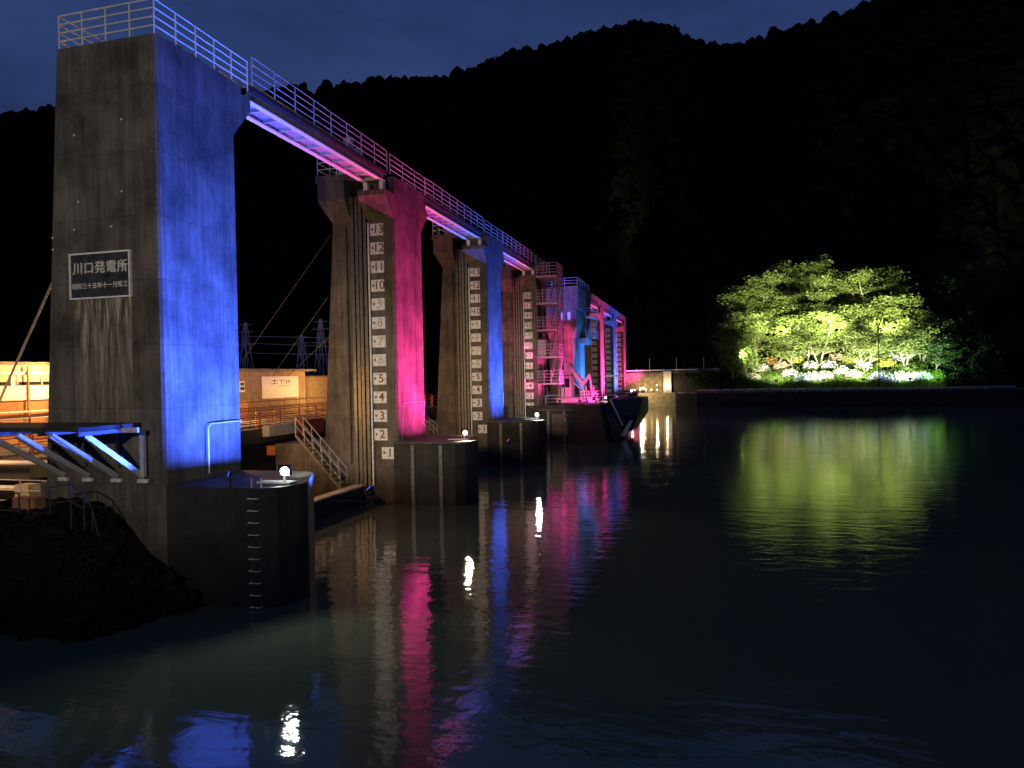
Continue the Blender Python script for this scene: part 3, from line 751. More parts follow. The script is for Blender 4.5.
# ------------------------------------------------------------------ white floodlights on the bases
GW = 'white floodlights on the pier bases'
def white_light(loc, warm, label, watts, aim=None, glow=150):
    t = floodlight('work_floodlight', loc, aim or (loc[0] - 2.5, loc[1] + 13, 4.5), label, M['lamp_warm'] if warm else M['lamp_white'], GW, (1, .75, .45) if warm else (.95, 1, .88), watts, 56, .12, .9)
    c = Vector(loc) + Vector((0, 0, .42))
    # second round lens and water beam, added to brighten the water
    lens = MB(); d = Vector((.55, -.8, -.05)).normalized(); lens.bar(c + d * .13, c + d * .19, .26, n=16); lens.build('side_lens', M['lamp_warm'] if warm else M['lamp_white'], t)
    spot('water_beam', c + d * .3, Vector(loc) + Vector((8, -12, -5)), glow, (1, .80, .55) if warm else (.92, 1, .88), 125, .8, .1, t)
    MB().box(loc[0] - .95, loc[0] + .25, loc[1] - .12, loc[1] + .3, loc[2] - .0, loc[2] + .05).build('base_plate', M['white'], t)
    return t
white_light((-12.95, 19.85, 3.72), False, 'bright cool white floodlight on the base of the plaque pier', 3300, aim=(-18, 36, 6), glow=420)
white_light((-13.0, 37.5, 3.49), True, 'bright warm floodlight on the base of the pink pier', 3800, aim=(-18, 53, 7), glow=700)
white_light((-13.0, 55.0, 3.49), False, 'white floodlight on the base of the blue pier', 3800, aim=(-19.3, 71, 6), glow=500)
white_light((-11.2, 82.0, 3.9), True, 'warm floodlight beside the raking machine', 900, glow=300)
for i, (x, y, z, w) in enumerate([(-11.8, 118, 3.8, 0), (-11.8, 135.5, 3.8, 0), (-9.5, 146, 4.2, 1)]):
    white_light((x, y, z), w, ['white floodlight on the base of the far pink pier', 'white floodlight on the base of the far blue pier', 'warm floodlight at the far end of the dam'][i], 900, aim=(x - 3, y + 6, 6), glow=300)

# ------------------------------------------------------------------ downstream side: bridge, buildings, lamps
MB().box(-70, -40, 22, 100, -6.9, 3.0).build('service_yard', M['conc_far'], kind='structure')
t = thing('service_bridge', (-28.5, 48, 3.2), 'dark service bridge with red and orange railings behind the piers', 'bridge')
MB().box(-30.2, -26.8, 22.8, 76, 3.1, 3.75).build('deck', M['steel'], t)
MB().box(-26.795, -26.72, 22.8, 76, 3.15, 4.0).build('edge_beam', M['steel'], t)
MB().box(-29.6, -29.0, 22.8, 76, -6.9, 3.09).build('dark_screen', M['steel'], t)  # dark plate added below the deck to keep the background dark
add_railing(t, [(-26.75, 23, 4.0), (-26.75, 76, 4.0)], M['red'], 'guard_railing', n=3, sp=2.2, h=1.15, w=.07, post_w=.09)
add_railing(t, [(-30.1, 23, 3.75), (-30.1, 76, 3.75)], M['orange'], 'guard_railing', n=3, sp=2.2, h=1.3, w=.07, post_w=.09)
for nm, b, mt in (('dark red steel box hung on the service bridge railing', (-26.7, -26.1, 42.2, 45.0, 3.3, 4.3), 'red'), ('cream box hung on the service bridge railing', (-26.7, -26.2, 38.6, 41.9, 3.5, 4.2), 'cream'), ('orange box below the service bridge railing', (-26.7, -26.1, 39.0, 42.0, 2.3, 2.9), 'orange')):
    o = MB().box(*b).build('equipment_box', M[mt], origin=(b[0], b[2], b[4]), bevel=.04, label=nm, cat='equipment box', group='equipment boxes on the service bridge')
t = thing('inner_fence', (-36, 50, 3), 'orange pipe fence along the lit yard behind the service bridge', 'fence')
MB().box(-39.9, -35, 22.8, 76, -6.9, 3.4).build('kerb', M['conc_far'], t)
add_railing(t, [(-35.3, 23, 3.4), (-35.3, 76, 3.4)], M['orange'], 'guard_railing', n=4, sp=2.4, h=1.9, w=.08, post_w=.1)
t = thing('gatehouse', (-45, 66, 3), 'brown block gatehouse with pale notice board, right of the plaque pier', 'building')
MB().box(-52, -45, 57, 73.6, 3.0, 8.0).build('wall', M['brown'], t)
MB().box(-52.5, -44.2, 56.5, 74.8, 8.004, 8.25).build('roof', M['roof'], t)
MB().box(-45, -44.9, 65.2, 72.0, 5.1, 7.45).build('notice_board', M['white'], t)
mb = MB()
for (a, b, z0, z1) in ((66.9, 67.9, 6.95, 7.03), (67.3, 67.38, 6.6, 7.1), (66.8, 67.9, 6.62, 6.69), (68.3, 69.2, 6.98, 7.05), (68.6, 68.68, 6.65, 7.0), (69.5, 69.58, 6.6, 7.1), (70.0, 70.08, 6.6, 7.1), (69.5, 70.5, 6.85, 6.92), (68.2, 70.4, 6.38, 6.43)): mb.box(-44.89, -44.87, a, b, z0, z1)
mb.build('board_lettering', M['steel'], t)
MB().box(-45, -44.9, 61.3, 62.2, 5.9, 7.0).build('window', M['white'], t)
for z in (6.1, 6.55): MB().box(-44.898, -44.87, 61.45, 62.05, z, z + .3).build('pane', M['glass'], t)
MB().box(-45, -44.92, 60.6, 62.6, 3.0, 5.0).build('door', M['orange'], t)
t = thing('annex', (-46, 82, 3), 'low brown annex at the right end of the gatehouse', 'building')
MB().box(-52, -46, 75, 90, 3.0, 7.3).build('wall', M['brown'], t)
MB().box(-52.2, -45.7, 74.9, 90.3, 7.304, 7.5).build('roof', M['roof'], t)
t = thing('powerhouse', (-45, 32, 3), 'long cream powerhouse with wide window band, left of the plaque pier', 'building')
MB().box(-56, -45.0, 18, 52, 3.0, 8.4).build('wall', M['cream'], t)
MB().box(-56.5, -44.6, 17.5, 52.5, 8.404, 8.6).build('roof', M['roof'], t)
MB().box(-44.995, -44.75, 18, 52, 6.0, 6.95).build('balcony_parapet', M['white'], t)
MB().box(-44.99, -44.8, 18, 52, 7.75, 7.92).build('lintel', M['white'], t)
mb = MB()
for i in range(18): mb.box(-44.88, -44.80, 19 + i * 1.85, 19.05 + i * 1.85, 7.05, 7.72)
mb.build('mullions', M['white_worn'], t)
for y in (21, 30.5, 38.2): MB().tube((-44.7, y, 3.2), (-44.7, y, 8.3), .07).build('drain_pipe', M['rust'], t)
MB().tube((-44.65, 18, 5.2), (-44.65, 52, 5.2), .06).build('conduit', M['white_worn'], t)
for i in range(9):
    y = 19 + i * 3.7
    w = MB().box(-45.02, -44.96, y, y + 3.3, 7.0, 7.74).build('window', M['cream'], t)
    MB().box(-44.955, -44.94, y + .05, y + 3.25, 7.02, 7.25).build('pane', M['glass'], w)
    MB().box(-44.954, -44.85, y + 3.31, y + 3.55, 6.96, 7.74).build('pillar', M['white'], t)
MB().box(-44.99, -44.9, 18, 52, 3.0, 5.9).build('lower_wall', M['rust'], t)
add_railing(thing('yard_railing', (-42, 30, 3), 'pale pipe railing in front of the powerhouse', 'railing'), [(-42, 24, 3.0), (-41, 52, 3.0)], M['white'], 'rails', n=2, sp=6, h=1.9, w=.12, post_w=.12)
t = thing('lower_walkway', (-28, 30, 1), 'low steel walkway with pale handrails under the cantilever platform, far left', 'walkway')
MB().box(-30.0, -26.2, 22.9, 36, .9, 1.05).build('deck', M['rust'], t)
add_railing(t, [(-26.3, 23, 1.05), (-26.3, 35.8, 1.05)], M['white'], 'handrail', n=3, sp=1.3, h=1.1)
add_railing(t, [(-29.9, 23, 1.05), (-29.9, 35.8, 1.05)], M['orange'], 'handrail', n=3, sp=1.3, h=1.1)
MB().box(-31.2, -30.9, 22.9, 36, -3, 2.6).build('side_wall', M['brown'], t)
for i in range(6): MB().box(-30.88, -30.7, 23.5 + i * 2.1, 23.8 + i * 2.1, 1.1, 2.5).build('bracket', M['white_worn'], t)
MB().box(-31, -22.2, 20.4, 22.0, 2.2, 2.35).build('landing', M['rust'], t)
add_railing(t, [(-31, 20.5, 2.35), (-22.3, 20.5, 2.35)], M['white_worn'], 'handrail', n=3, sp=1.1, h=1.15)
for z in (2.9, 3.9): MB().tube((-32, 21.9, z), (-22.3, 21.9, z + .1), .09).build('pipe', M['white'], t)
MB().box(-25.6, -24.9, 21.2, 21.7, 2.36, 3.2).build('junction_box', M['cream'], t)
t = thing('pipe_rack', (-27, 24, 1), 'row of pale pipes and beams below the powerhouse at far left', 'pipe rack')
for i, (x, z, r) in enumerate(((-33, 3.0, .09), (-32, 2.0, .07), (-30.5, 1.4, .12), (-29.5, .8, .08), (-29, .3, .1))):
    MB().tube((x, 20.5, z), (x, 34, z + .3), r).build('pipe', M['white_worn'], t)
for y in (22, 25.5, 29, 33): MB().box(-33.3, -33.1, y - .1, y + .1, -2, 3.6).box(-29.2, -29.0, y - .1, y + .1, -2, 3.0).build('support', M['orange'], t)
MB().box(-40, -24.6, 20.0, 22.6, -6.9, -.2).build('downstream_sill', M['conc_far'], thing('downstream_apron', (-30, 21, 0), 'low concrete apron left of the plaque pier below the pipes', 'apron'))

def street_lamp(x, y, z, h, label, watts, col=(1, .52, .17), mat='lamp_sodium', r=.15):
    t = thing('yard_lamp', (x, y, z), label, 'lamp', 'lamps in the service yard')
    MB().tube((x, y, z), (x, y, z + h), .05).bar((x, y, z + h), (x + .7, y, z + h + .1), .05).build('pole', M['galv'], t)
    MB().box(x + .5, x + 1.0, y - .12, y + .12, z + h + .06, z + h + .18).build('lamp_head', M['galv'], t)
    MB().box(x + .55, x + .95, y - .09, y + .09, z + h - .0, z + h + .055).build('lamp_glass', M[mat], t)
    point('light', (x + .75, y, z + h - .25), watts, col, r, t)
    return t
street_lamp(-42.5, 27, 3.0, 5.6, 'left yard lamp at the powerhouse', 800, (1, .66, .33))
street_lamp(-42.5, 40, 3.0, 5.6, 'middle yard lamp hidden behind the plaque pier', 4000)
street_lamp(-42.5, 54.5, 3.0, 3.4, 'unseen yard lamp added to light the gatehouse front', 3500)  # added lamp kept out of sight, warms the gatehouse wall
street_lamp(-40.6, 75.0, 3.0, 3.0, 'yard lamp at the right end of the gatehouse', 3000)
street_lamp(-33.5, 40.0, 3.4, 2.2, 'short lamp behind the service bridge railing', 1500)
street_lamp(-29, 19.8, 2.0, 3.2, 'short lamp over the pipes at far left', 450)
street_lamp(-24.5, 29, 3.2, 2.6, 'unseen lamp added behind the plaque pier to light the service bridge', 1300)  # added lamp kept out of sight, warms the boxes and pier side
street_lamp(-30, 66, 3.75, 2.6, 'lamp on the service bridge right of the pink pier', 1200)

# guy wires and pylons
def wire(name, a, b, r, label, mat='black'):
    t = MB().tube(a, b, r).build(name, M[mat], origin=b, label=label, cat='cable', group='guy wires of the dam'); return t
wire('guy_wire', (-24.2, 22.0, 11.3), (-27.4, 22.0, 6.1), .045, 'bright orange-lit guy wire left of the plaque pier', 'cable')
wire('guy_wire', (-21.0, 37.5, 15.5), (-44.5, 60.5, 8.3), .022, 'left thin guy wire above the gatehouse')
wire('guy_wire', (-21.0, 37.0, 11.8), (-44.5, 66.5, 7.6), .022, 'middle thin guy wire above the notice board')
wire('guy_wire', (-20.9, 37.2, 9.6), (-44.5, 69.5, 7.6), .022, 'right thin guy wire above the notice board')
def pylon(x, y, z, h, label):
    t = thing('pylon', (x, y, z), label, 'pylon', 'transmission pylons behind the gatehouse'); w = .09
    mb = MB(); lv = [(0, 1.5), (.3, 1.0), (.6, .6), (.85, .35), (1, .12)]
    c = lambda k, i, j: (x + i * lv[k][1], y + j * lv[k][1], z + h * lv[k][0])
    for k in range(4):
        for (i, j) in ((-1, -1), (1, -1), (1, 1), (-1, 1)):
            mb.bar(c(k, i, j), c(k + 1, i, j), w)
            mb.bar(c(k, i, j), c(k + 1, -i if j < 0 else i, j if j < 0 else -j), w * .7)
    mb.build('lattice', M['galv'], t)
    mb = MB()
    for zz, ww in ((.72, 1.9), (.88, 1.6), (.97, 1.2)): mb.bar((x - ww, y, z + h * zz), (x + ww, y, z + h * zz), w)
    mb.build('cross_arm', M['galv'], t)
for x, y, h, l in ((-79, 110, 14.5, 'left small lattice pylon above the gatehouse'), (-69, 112, 12, 'middle lattice pylon above the gatehouse'), (-64, 110, 14.5, 'right lattice pylon next to the pink pier')): pylon(x, y, 3.0, h, l)
for i, (a, b) in enumerate((((-79, 110, 13.8), (-55, 110, 12.2)), ((-79, 110, 12.0), (-55, 110, 11.0)), ((-79, 110, 15.0), (-55, 110, 13.8)))):
    MB().tube(a, b, .05).build('power_line', M['galv'], origin=a, label=['upper power line', 'lower power line', 'topmost power line'][i] + ' strung between the lattice pylons', cat='power line')
MB().box(-110, -45, 100, 175, -2, 2.9).build('valley_floor', M['bank'], kind='structure')

# ------------------------------------------------------------------ far bank: walls, promenade
t = thing('retaining_wall', (25, 147, 0), 'long dark retaining wall along the far shore', 'retaining wall')
MB().box(-1.6, 75, 147, 147.9, -6.9, 2.9).build('wall', M['conc_dark'], t)
MB().box(-1.7, 75.1, 146.9, 148.0, 2.904, 3.12).build('coping', M['conc_far'], t)
t = thing('promenade_railing', (25, 147.2, 3.1), 'low pale guard rail on top of the far retaining wall', 'railing')
mb = MB()
for i in range(15): mb.bar((-1.5 + i * 2.3, 147.1, 3.45), (.55 + i * 2.3, 147.1, 3.45), .14, .22)
mb.bar((33, 147.1, 3.4), (54, 147.1, 3.4), .1, .14)
rl = mb.build('rail', M['white'], t)
for i in range(24): MB().box(-1.5 + i * 2.3, -1.4 + i * 2.3, 147.05, 147.15, 3.12, 3.5).build('post', M['galv'], rl)
MB().box(-2, 76, 147.9, 152.5, -6.9, 3.0).build('promenade', M['conc_far'], kind='structure')
t = thing('abutment_wall', (-9, 150, 0), 'rubble-faced lit abutment walls at the far end of the dam', 'retaining wall')
MB().box(-18, -5.9, 150.0, 152, -6.9, 2.9).build('lower_wall', M['stone'], t)
MB().box(-5.85, -1.7, 149.6, 152, -6.9, 2.7).build('corner_wall', M['conc_dark'], t)
MB().box(-18, -8.6, 154.5, 156, 2.5, 6.9).build('upper_wall', M['stone'], t)
MB().box(-8.5, -6.9, 153.8, 155.0, 2.9, 7.4).build('pillar', M['white_worn'], t)
MB().box(-6.8, 3.0, 154.6, 156.4, 2.5, 6.8).build('side_wall', M['conc_dark'], t)
MB().box(-18, 3.0, 152.05, 154.4, -6.9, 2.88).build('terrace', M['conc_far'], t)
MB().box(-18, 3.2, 154.45, 158, 6.95, 7.2).build('road_edge', M['conc_far'], t)
t = thing('road_guard_rail', (-8, 155, 7.2), 'pale guard rail on posts above the lit far abutment', 'guard rail')
mb = MB().box(-18, 3, 154.6, 154.7, 7.5, 7.75); rl = mb.build('rail', M['white'], t)
for i in range(8): MB().bar((-17 + i * 2.8, 154.75, 7.2), (-17 + i * 2.8, 154.75, 8.0 if i % 2 else 10.2), .1).build('post', M['galv'], rl)
for i, (x, y, z, w) in enumerate(((-12.6, 152.8, 2.9, 260), (-7.7, 152.7, 2.9, 300))):
    t = thing('bank_lamp', (x, y, z), ['small warm lamp at the foot of the lit rubble wall', 'small warm lamp in front of the lit pillar'][i], 'lamp', 'lamps at the far abutment')
    MB().tube((x, y, z), (x, y, z + .8), .05).build('pole', M['galv'], t)
    MB().box(x - .14, x + .14, y - .12, y + .12, z + .8, z + 1.05).build('lamp_glass', M['lamp_warm'], t)
    point('light', (x, y - .3, z + 1.2), w, (1, .7, .35), .12, t)
spot('wall_wash', (-12.5, 146, 4.5), (-10, 151, .5), 2500, (1, .75, .4), 120, .8, .2, t)  # added spot without a fixture, brightens the abutment walls
for i in range(5):
    x, y, z = -14.2 + i * 1.15, 149.7 - i * .05, 3.0
    t = thing('string_lamp', (x, y, z), ['leftmost', 'second', 'middle', 'fourth', 'rightmost'][i] + ' tiny warm lamp in the row of five at the end of the dam', 'lamp', 'row of tiny lamps at the end of the dam')
    MB().bar((x, y, z), (x, y, z + .5), .05).build('stem', M['galv'], t)
    MB().box(x - .12, x + .12, y - .1, y + .1, z + .5, z + .7).build('bulb', M['lamp_warm'], t)

def cards(mb, centers, size, flat=.5):
    for c in centers:
        a = rng.normal(size=3); a[2] *= flat; a /= np.linalg.norm(a) + 1e-9
        b = np.cross(a, rng.normal(size=3)); b /= np.linalg.norm(b) + 1e-9
        s = size * rng.uniform(.6, 1.35)
        p = [c - a * s, c - b * s * .45, c + a * s, c + b * s * .45]
        mb.add([tuple(q) for q in p], [(0, 1, 2, 3)])
# lit slope
def slope_z(x, y):
    if x < 3.4:
        if y < 158.2: return -1.5
    t = max(0, y - 150.5)
    z = 3.05 + t * .62 + max(0, t - 12) * .12
    w = 1.2 * noise.noise(Vector((x * .12, y * .12, 2))) + .35 * noise.noise(Vector((x * .5, y * .5, 2)))
    return z + w * min(1, t / 3)
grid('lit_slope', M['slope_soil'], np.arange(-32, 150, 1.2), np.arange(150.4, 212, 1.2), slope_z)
mb = MB()
for i in range(30000):
    x = rng.uniform(1, 56); y = rng.uniform(151, 186); lump = noise.noise(Vector((x * .45, y * .45, 9)))
    if y < 156 and 9 < x < 43: continue
    if lump < -.05 or slope_z(x, y) < 0: continue
    c = np.array((x, y, slope_z(x, y) + rng.uniform(0, 1) * (.3 + 3.4 * lump)))
    a = rng.normal(size=3); a /= np.linalg.norm(a); b = np.cross(a, rng.normal(size=3)); b /= np.linalg.norm(b); sz = rng.uniform(.15, .36)
    mb.add([tuple(c - a * sz), tuple(c - b * sz * .5), tuple(c + a * sz), tuple(c + b * sz * .5)], [(0, 1, 2, 3)])
gc = MB(); cl = [(rng.uniform(8, 44), rng.uniform(150.9, 163), rng.uniform(.3, 1.0)) for _ in range(230)]
for (cx, cy, r) in cl:
    n = int(70 * r); p = np.stack([rng.normal(cx, r * .7, n), rng.normal(cy, r * .6, n), np.zeros(n)], 1)
    for q in p:
        q[1] = max(q[1], 150.7); q[2] = slope_z(q[0], q[1]) + rng.uniform(0, r * .9)
    cards(gc, p, .18, .9)
gc.build('ground_cover', M['grass'], kind='stuff', label='uneven low green leaves between the hydrangeas')
mb.build('undergrowth', M['leaf_dark'], kind='stuff', label='dark leafy undergrowth between the trees on the far slope')

# grass and low ground cover in front of the shrubs
mb = MB()
for i in range(15000):
    x = rng.uniform(6, 44); y = rng.uniform(150.7, 155.5); z = slope_z(x, y)
    h = rng.uniform(.15, .6); d = rng.uniform(-.2, .2, 2); w = .05
    mb.add([(x - w, y, z - .05), (x + w, y, z - .05), (x + d[0], y + d[1], z + h)], [(0, 1, 2)])
mb.build('grass', M['grass'], kind='stuff', label='bright green grass strip below the lit hydrangeas')

def tree(x, y, h, spread, mat, label, nlimb=7, dens=1.0, lean=0, name='maple_tree', group='lit trees on the far slope'):
    z = slope_z(x, y) - .2
    t = thing(name, (x, y, z), label, 'tree', group)
    base = Vector((x, y, z))
    mb = MB(); tips = []
    def limb(a, d, ln, r, lev):
        n = 4; p = Vector(a); d = Vector(d).normalized()
        for i in range(n):
            q = p + d * ln / n; ra, rb = r * (1 - i / n * .6), r * (1 - (i + 1) / n * .6)
            d2 = d; xx = d2.cross(Vector((.3, .2, 1))).normalized(); yy = xx.cross(d2)
            k = 6; vs = [p + xx * math.cos(2 * PI * j / k) * ra + yy * math.sin(2 * PI * j / k) * ra for j in range(k)] + [q + xx * math.cos(2 * PI * j / k) * rb + yy * math.sin(2 * PI * j / k) * rb for j in range(k)]
            mb.add(vs, [(j, (j + 1) % k, k + (j + 1) % k, k + j) for j in range(k)])
            p = q; d = (d + Vector(rng.uniform(-.22, .22, 3)) + Vector((0, 0, -.03 if lev else .02))).normalized()
            if lev >= 1 and i >= 1 and p.z > z + h * .46: tips.append((p.copy(), lev))
            if lev < 2 and (i >= 1 or lev == 0):
                for _ in range(3 if lev == 0 else 1):
                    az = rng.uniform(0, 2 * PI); v = (Vector((math.cos(az), math.sin(az), .25 + .3 * rng.random())) + d * .35)
                    limb(p, v, ln * rng.uniform(.4, .62) if lev else spread * rng.uniform(.6, 1.0), rb * .62, lev + 1)
        tips.append((p, 2))
    nt = rng.integers(1, 4)
    for i in range(nt):
        az = rng.uniform(0, 2 * PI); limb(base + Vector((math.cos(az) * .15, math.sin(az) * .15, 0)), (math.cos(az) * .28 + lean, math.sin(az) * .2 - .06, 1), h * rng.uniform(.75, .95), .09 + h * .012, 0)
    mb.build('trunk', M['bark'], t, smooth=True)
    lf = MB(); 
    for (p, lev) in tips:
        n = int(21 * dens)
        c = np.array(p) + np.stack([rng.normal(0, .95, n), rng.normal(0, .95, n), rng.normal(.1, .36, n)], 1) * (spread / 3.4)
        cards(lf, c, .27, .35)
    lf.build('crown', mat, t)
    return t
tx = [(5.6, 153.9, 8.5, 'leafy tree beside the bright lamp at the left edge of the lit slope'), (8.5, 153.5, 7, 'young tree just right of the bright lamp'), (11.0, 160, 11, 'tall thin tree, upper left of the lit slope'),
      (14.5, 158, 9.5, 'layered tree above the orange shrubs'), (17.5, 164, 13, 'tall tree behind, left of the middle of the lit slope'), (20.8, 160, 9, 'many-stemmed tree behind the white hydrangeas'),
      (23.0, 158.5, 10, 'pale-trunked tree in the middle of the lit slope'), (25.0, 166, 14.5, 'topmost tree in the middle of the lit slope'), (28.5, 161, 9.5, 'layered tree left of the dark lamp post'),
      (31.0, 155.5, 9, 'straight pale-stemmed tree behind the dark lamp post'), (34.5, 163, 10, 'spreading tree upper right of the dark lamp post'), (38.3, 156.5, 8, 'crooked forked tree above the blue hydrangeas'),
      (42.0, 159, 9, 'tree with long sideways limb at the right of the lit slope'), (9, 168, 11, 'dim tree high up at the left of the slope'), (31, 172, 11, 'dim tree high up at the right of the slope'), (40, 170, 11, 'dim tree at the upper right corner of the slope'), (19, 173, 11, 'dim tree at the very top of the slope')]
for (x, y, h, lb) in tx: tree(x, y, h, 3.1, M['leaf'], lb, dens=1.0, lean=rng.uniform(-.15, .15))
for i, (x, y, h) in enumerate(((7.4, 160, 9), (10.5, 163, 11), (14.5, 168, 13), (21.5, 171, 16), (27.0, 170, 15.5), (33.5, 168, 13), (39.5, 164, 10), (17.3, 157.5, 7), (25.6, 160.5, 8), (33.8, 158.8, 7.5))):
    tree(x, y, h, 3.0, M['leaf'], ['tree just above and behind the bright lamp at the left', 'tree up the slope behind the young tree', 'tree in the upper left back row', 'tallest back row tree near the middle', 'back row tree right of the middle', 'back row tree above the crooked forked one', 'tree up the slope at the right, above the blue hydrangeas', 'small tree among the orange and lilac shrubs', 'small tree behind the large lilac hydrangea', 'small tree right of the dark lamp post'][i], dens=.9)
tree(43.0, 154.8, 6.5, 2.4, M['leaf_dark'], 'deep green bushy tree at the right edge of the lit slope', dens=1.6, name='camphor_tree')
tree(45.6, 157.5, 7.0, 2.4, M['leaf_dark'], 'darkest green tree outside the right edge of the lit slope', dens=1.6, name='camphor_tree')
tree(2.0, 158, 9, 3.2, M['leaf_dark'], 'dark tree left of the bright lamp', dens=1.2, name='camphor_tree')

def shrub(x, y, r, colour, label, leafm='leaf_yellow', nfl=190):
    y = 151.6 + (y - 151.6) * 1.75; r *= 1.12
    z = slope_z(x, y); t = thing('hydrangea_shrub', (x, y, z), label, 'shrub', 'flowering shrubs on the lit slope')
    lf = MB(); n = 520; u = rng.normal(size=(n, 3)); u /= np.linalg.norm(u, axis=1)[:, None]; u[:, 2] = abs(u[:, 2])
    c = np.array((x, y, z)) + u * np.array((r, r * .8, r * .85)) * rng.uniform(.55, 1.28, (n, 1)) + rng.normal(0, .15, (n, 3)); cards(lf, c, .2, .8)
    lf.build('foliage', M[leafm], t)
    if colour:
        items = []
        for i in range(nfl):
            u = rng.normal(size=3); u[2] = abs(u[2]); u[1] = -abs(u[1]) if rng.random() < .75 else u[1]; u /= np.linalg.norm(u)
            c = np.array((x, y, z)) + u * np.array((r, r * .8, r * .85)) * rng.uniform(.7, 1.25) + rng.normal(0, .12, 3); s = rng.uniform(.07, .17)
            items.append((c, (s, s, s * .8)))
        many_blobs('flower_heads', M['fl_' + colour], items, jitter=.25, parent=t)
    return t
# local offset fix for blobs built in world coordinates happens in MB.build via the parent's origin
def many_shrub_rows():
    rows = [(150.9 + 1.2, 1.0), (153.4, 1.15), (155.3, 1.3), (157.4, 1.4)]
    spec = [
        (9.5, 153.6, 'white', 'small white flowering shrub under the young tree'), (11.5, 155.0, 'lilac', 'lilac shrub left of the orange one'),
        (13.5, 156.4, 'orange', 'orange flowering shrub, highest of the orange ones'), (15.5, 155.4, 'pink', 'pale pink shrub beside the orange one'), (16.8, 153.4, 'lilac', 'low lilac shrub left of the middle'),
        (18.3, 155.8, 'yellow', 'yellow shrub left of the middle'), (20.0, 157.5, 'lilac', 'lilac shrub in the upper row, left of the middle'), (22.3, 157.8, 'white', 'white shrub in the upper row under the middle tree'),
        (19.0, 152.4, 'blue', 'pale blue hydrangea in the front row, left end'), (21.0, 152.9, 'blue', 'pale blue hydrangea in the front row beside its left end'), (20.9, 154.9, 'white', 'white shrub behind the pale blue hydrangeas'),
        (23.3, 153.4, 'white', 'white hydrangea in the front row'), (24.6, 155.2, 'lilac', 'large lilac hydrangea in the middle row'), (26.6, 153.9, 'white', 'large white hydrangea in the middle of the slope'), (26.3, 156.6, 'pink', 'pink-white hydrangea behind the large white one'),
        (28.6, 153.2, 'lilac', 'lilac hydrangea left of the dark lamp post'), (28.9, 155.5, 'yellow', 'yellow-green shrub left of the dark lamp post'), (30.9, 154.6, 'white', 'white hydrangea behind the dark lamp post'), (30.3, 157.2, 'lilac', 'lilac hydrangea up the slope behind the dark lamp post'),
        (32.6, 152.4, 'blue', 'blue hydrangea just right of the dark lamp post'), (34.6, 152.1, 'blue', 'blue hydrangea second right of the dark lamp post'), (36.7, 152.3, 'white', 'bluish white hydrangea third right of the dark lamp post'), (38.7, 152.2, 'blue', 'blue hydrangea under the crooked forked tree'), (40.6, 152.4, 'blue', 'rightmost blue hydrangea of the front row'),
        (35.2, 154.6, 'yellow', 'yellow shrub behind the blue hydrangeas'), (38.0, 155.6, 'lilac', 'lilac hydrangea behind the blue ones at the right'), (33.5, 157.3, 'white', 'single white hydrangea up the slope at the right')]
    for x, y, c, lb in spec: shrub(x, y, rng.uniform(1.15, 1.5), c, lb, 'leaf_yellow' if rng.random() < .6 else 'grass_leaf')
    for x, y, lb in ((15.3, 151.9, 'yellow-green bush at the left of the grass strip'), (23.0, 151.6, 'green bush below the white hydrangea'), (25.3, 151.7, 'green bush in the middle of the grass strip'), (28.2, 151.6, 'yellow-green bush left of the lamp post foot'), (43.0, 152.6, 'green bush at the right end of the flower row'), (7.0, 152.2, 'dark bush below the bright lamp'), (10.0, 151.8, 'dark bush at the left end of the grass strip'), (12.6, 152.0, 'dark bush second from the left end of the grass strip')):
        shrub(x, y, 1.15, None, lb, 'grass_leaf' if 'dark' not in lb else 'leaf_dark')
M['grass_leaf'] = M['grass']
many_shrub_rows()

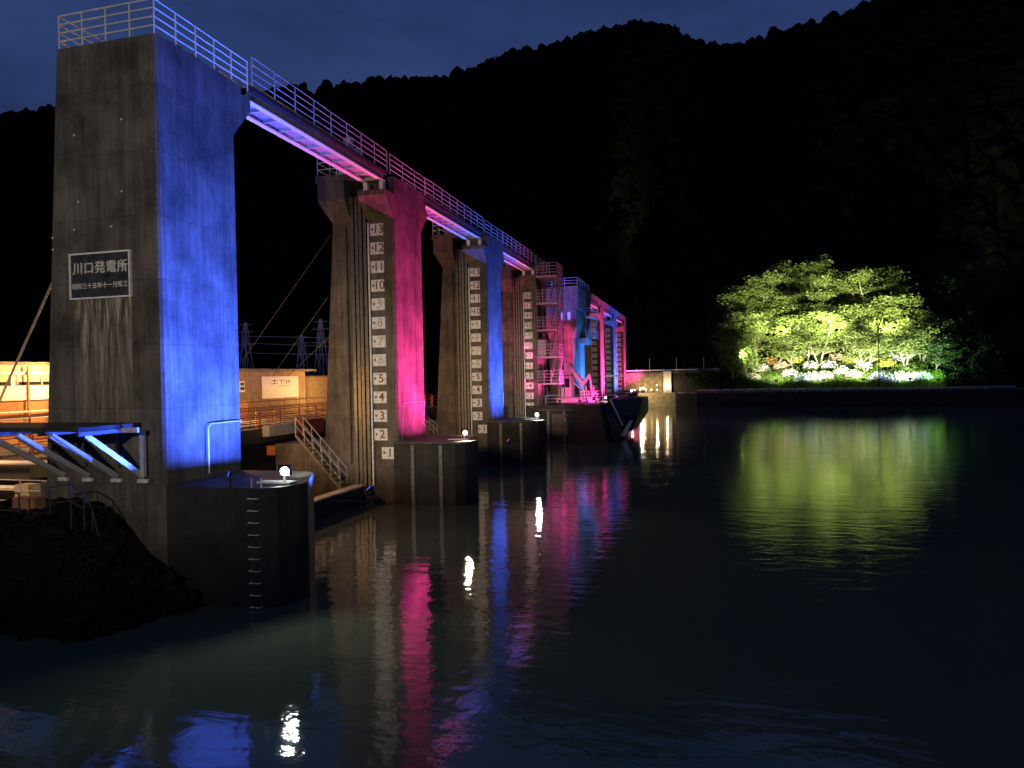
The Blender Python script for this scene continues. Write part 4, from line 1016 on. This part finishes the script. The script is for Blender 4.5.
# lamp posts on the promenade and slope lights
def post_lamp(x, y, z, h, label):
    t = thing('lamp_post', (x, y, z), label, 'lamp post', 'lamp posts on the far shore')
    MB().tube((x, y, z), (x, y, z + h), .10).build('pole', M['black'], t)
    MB().bar((x, y, z + h), (x, y - .9, z + h + .1), .09).build('arm', M['black'], t)
    MB().box(x - .35, x + .35, y - 1.0, y - .7, z + h - .05, z + h + .2).build('head', M['black'], t)
    return t
post_lamp(31.9, 148.4, 3.0, 11.5, 'tall dark unlit post in front of the lit flowers')
post_lamp(4.1, 148.4, 3.0, 4.0, 'thin grey post below the bright lamp at the left of the slope')
GB = 'floodlights on the lit slope'
def slope_light(x, y, z, aim, w, col, label, vis=False, size=130):
    t = thing('slope_floodlight', (x, y, z), label, 'floodlight', GB)
    MB().tube((x, y, max(3, slope_z(x, y)) if y > 151 else 3.0), (x, y, z), .035).build('pole', M['black'], t)
    MB().box(x - .3, x + .3, y - .12, y + .12, z + .004, z + .36).build('housing', M['black'], t)
    MB().box(x - .28, x + .28, (y - .17) if vis else (y + .125), (y - .125) if vis else (y + .17), z + .03, z + .33).build('lamp_glass', M['lamp_green'], t)
    spot('beam', (x, y + (-.4 if vis else .4), z + .5), aim, w, col, size, .7, .2, t)
slope_light(6.8, 151.3, 9.8, (20, 157, 12), 12000, (.85, 1, .5), 'bright green-white floodlight on a mast at the left of the lit slope', True, 150)
slope_light(13.5, 147.6, 4.9, (16, 166, 24), 22000, (1, 1, .62), 'ground floodlight at the left end of the flower slope')
slope_light(22.0, 147.6, 4.9, (22, 167, 27), 27000, (1, 1, .72), 'ground floodlight below the white hydrangeas')
slope_light(29.0, 147.6, 4.9, (29, 167, 27), 27000, (1, 1, .70), 'ground floodlight left of the dark lamp post')
slope_light(37.0, 147.6, 4.9, (36, 164, 22), 27000, (.92, 1, .8), 'ground floodlight below the blue hydrangeas')
slope_light(42.0, 148.6, 4.6, (43.0, 158, 14), 5000, (.55, 1, .40), 'green floodlight at the right end of the slope')

for x, lb in ((14.5, 'left'), (24.5, 'middle'), (34.5, 'right')):
    slope_light(x, 148.0, 14.5, (x, 166, 25), 56000, (.95, 1, .55), lb + ' added floodlight on a thin dark mast, brightening the upper slope trees', size=96)  # mast lamps added to reach the upper trees

# unseen lamp added on the viewer's bank to wash the end pier
t = thing('unseen_wash_lamp', (-9, -6, 6), 'tall unseen lamp added on the viewer side to wash the plaque pier', 'lamp')
MB().tube((-9, -6, 0), (-9, -6, 11), .08).build('pole', M['galv'], t)
MB().box(-9.3, -8.7, -6.2, -5.8, 11.0, 11.2).build('lamp_head', M['galv'], t)
spot('beam', (-9, -5.5, 10.9), (-18.5, 18.9, 11.5), 7400, (1, .86, .64), 60, .9, .3, t)

# drop helper properties
for o in bpy.data.objects:
    if '_o' in o: del o['_o']
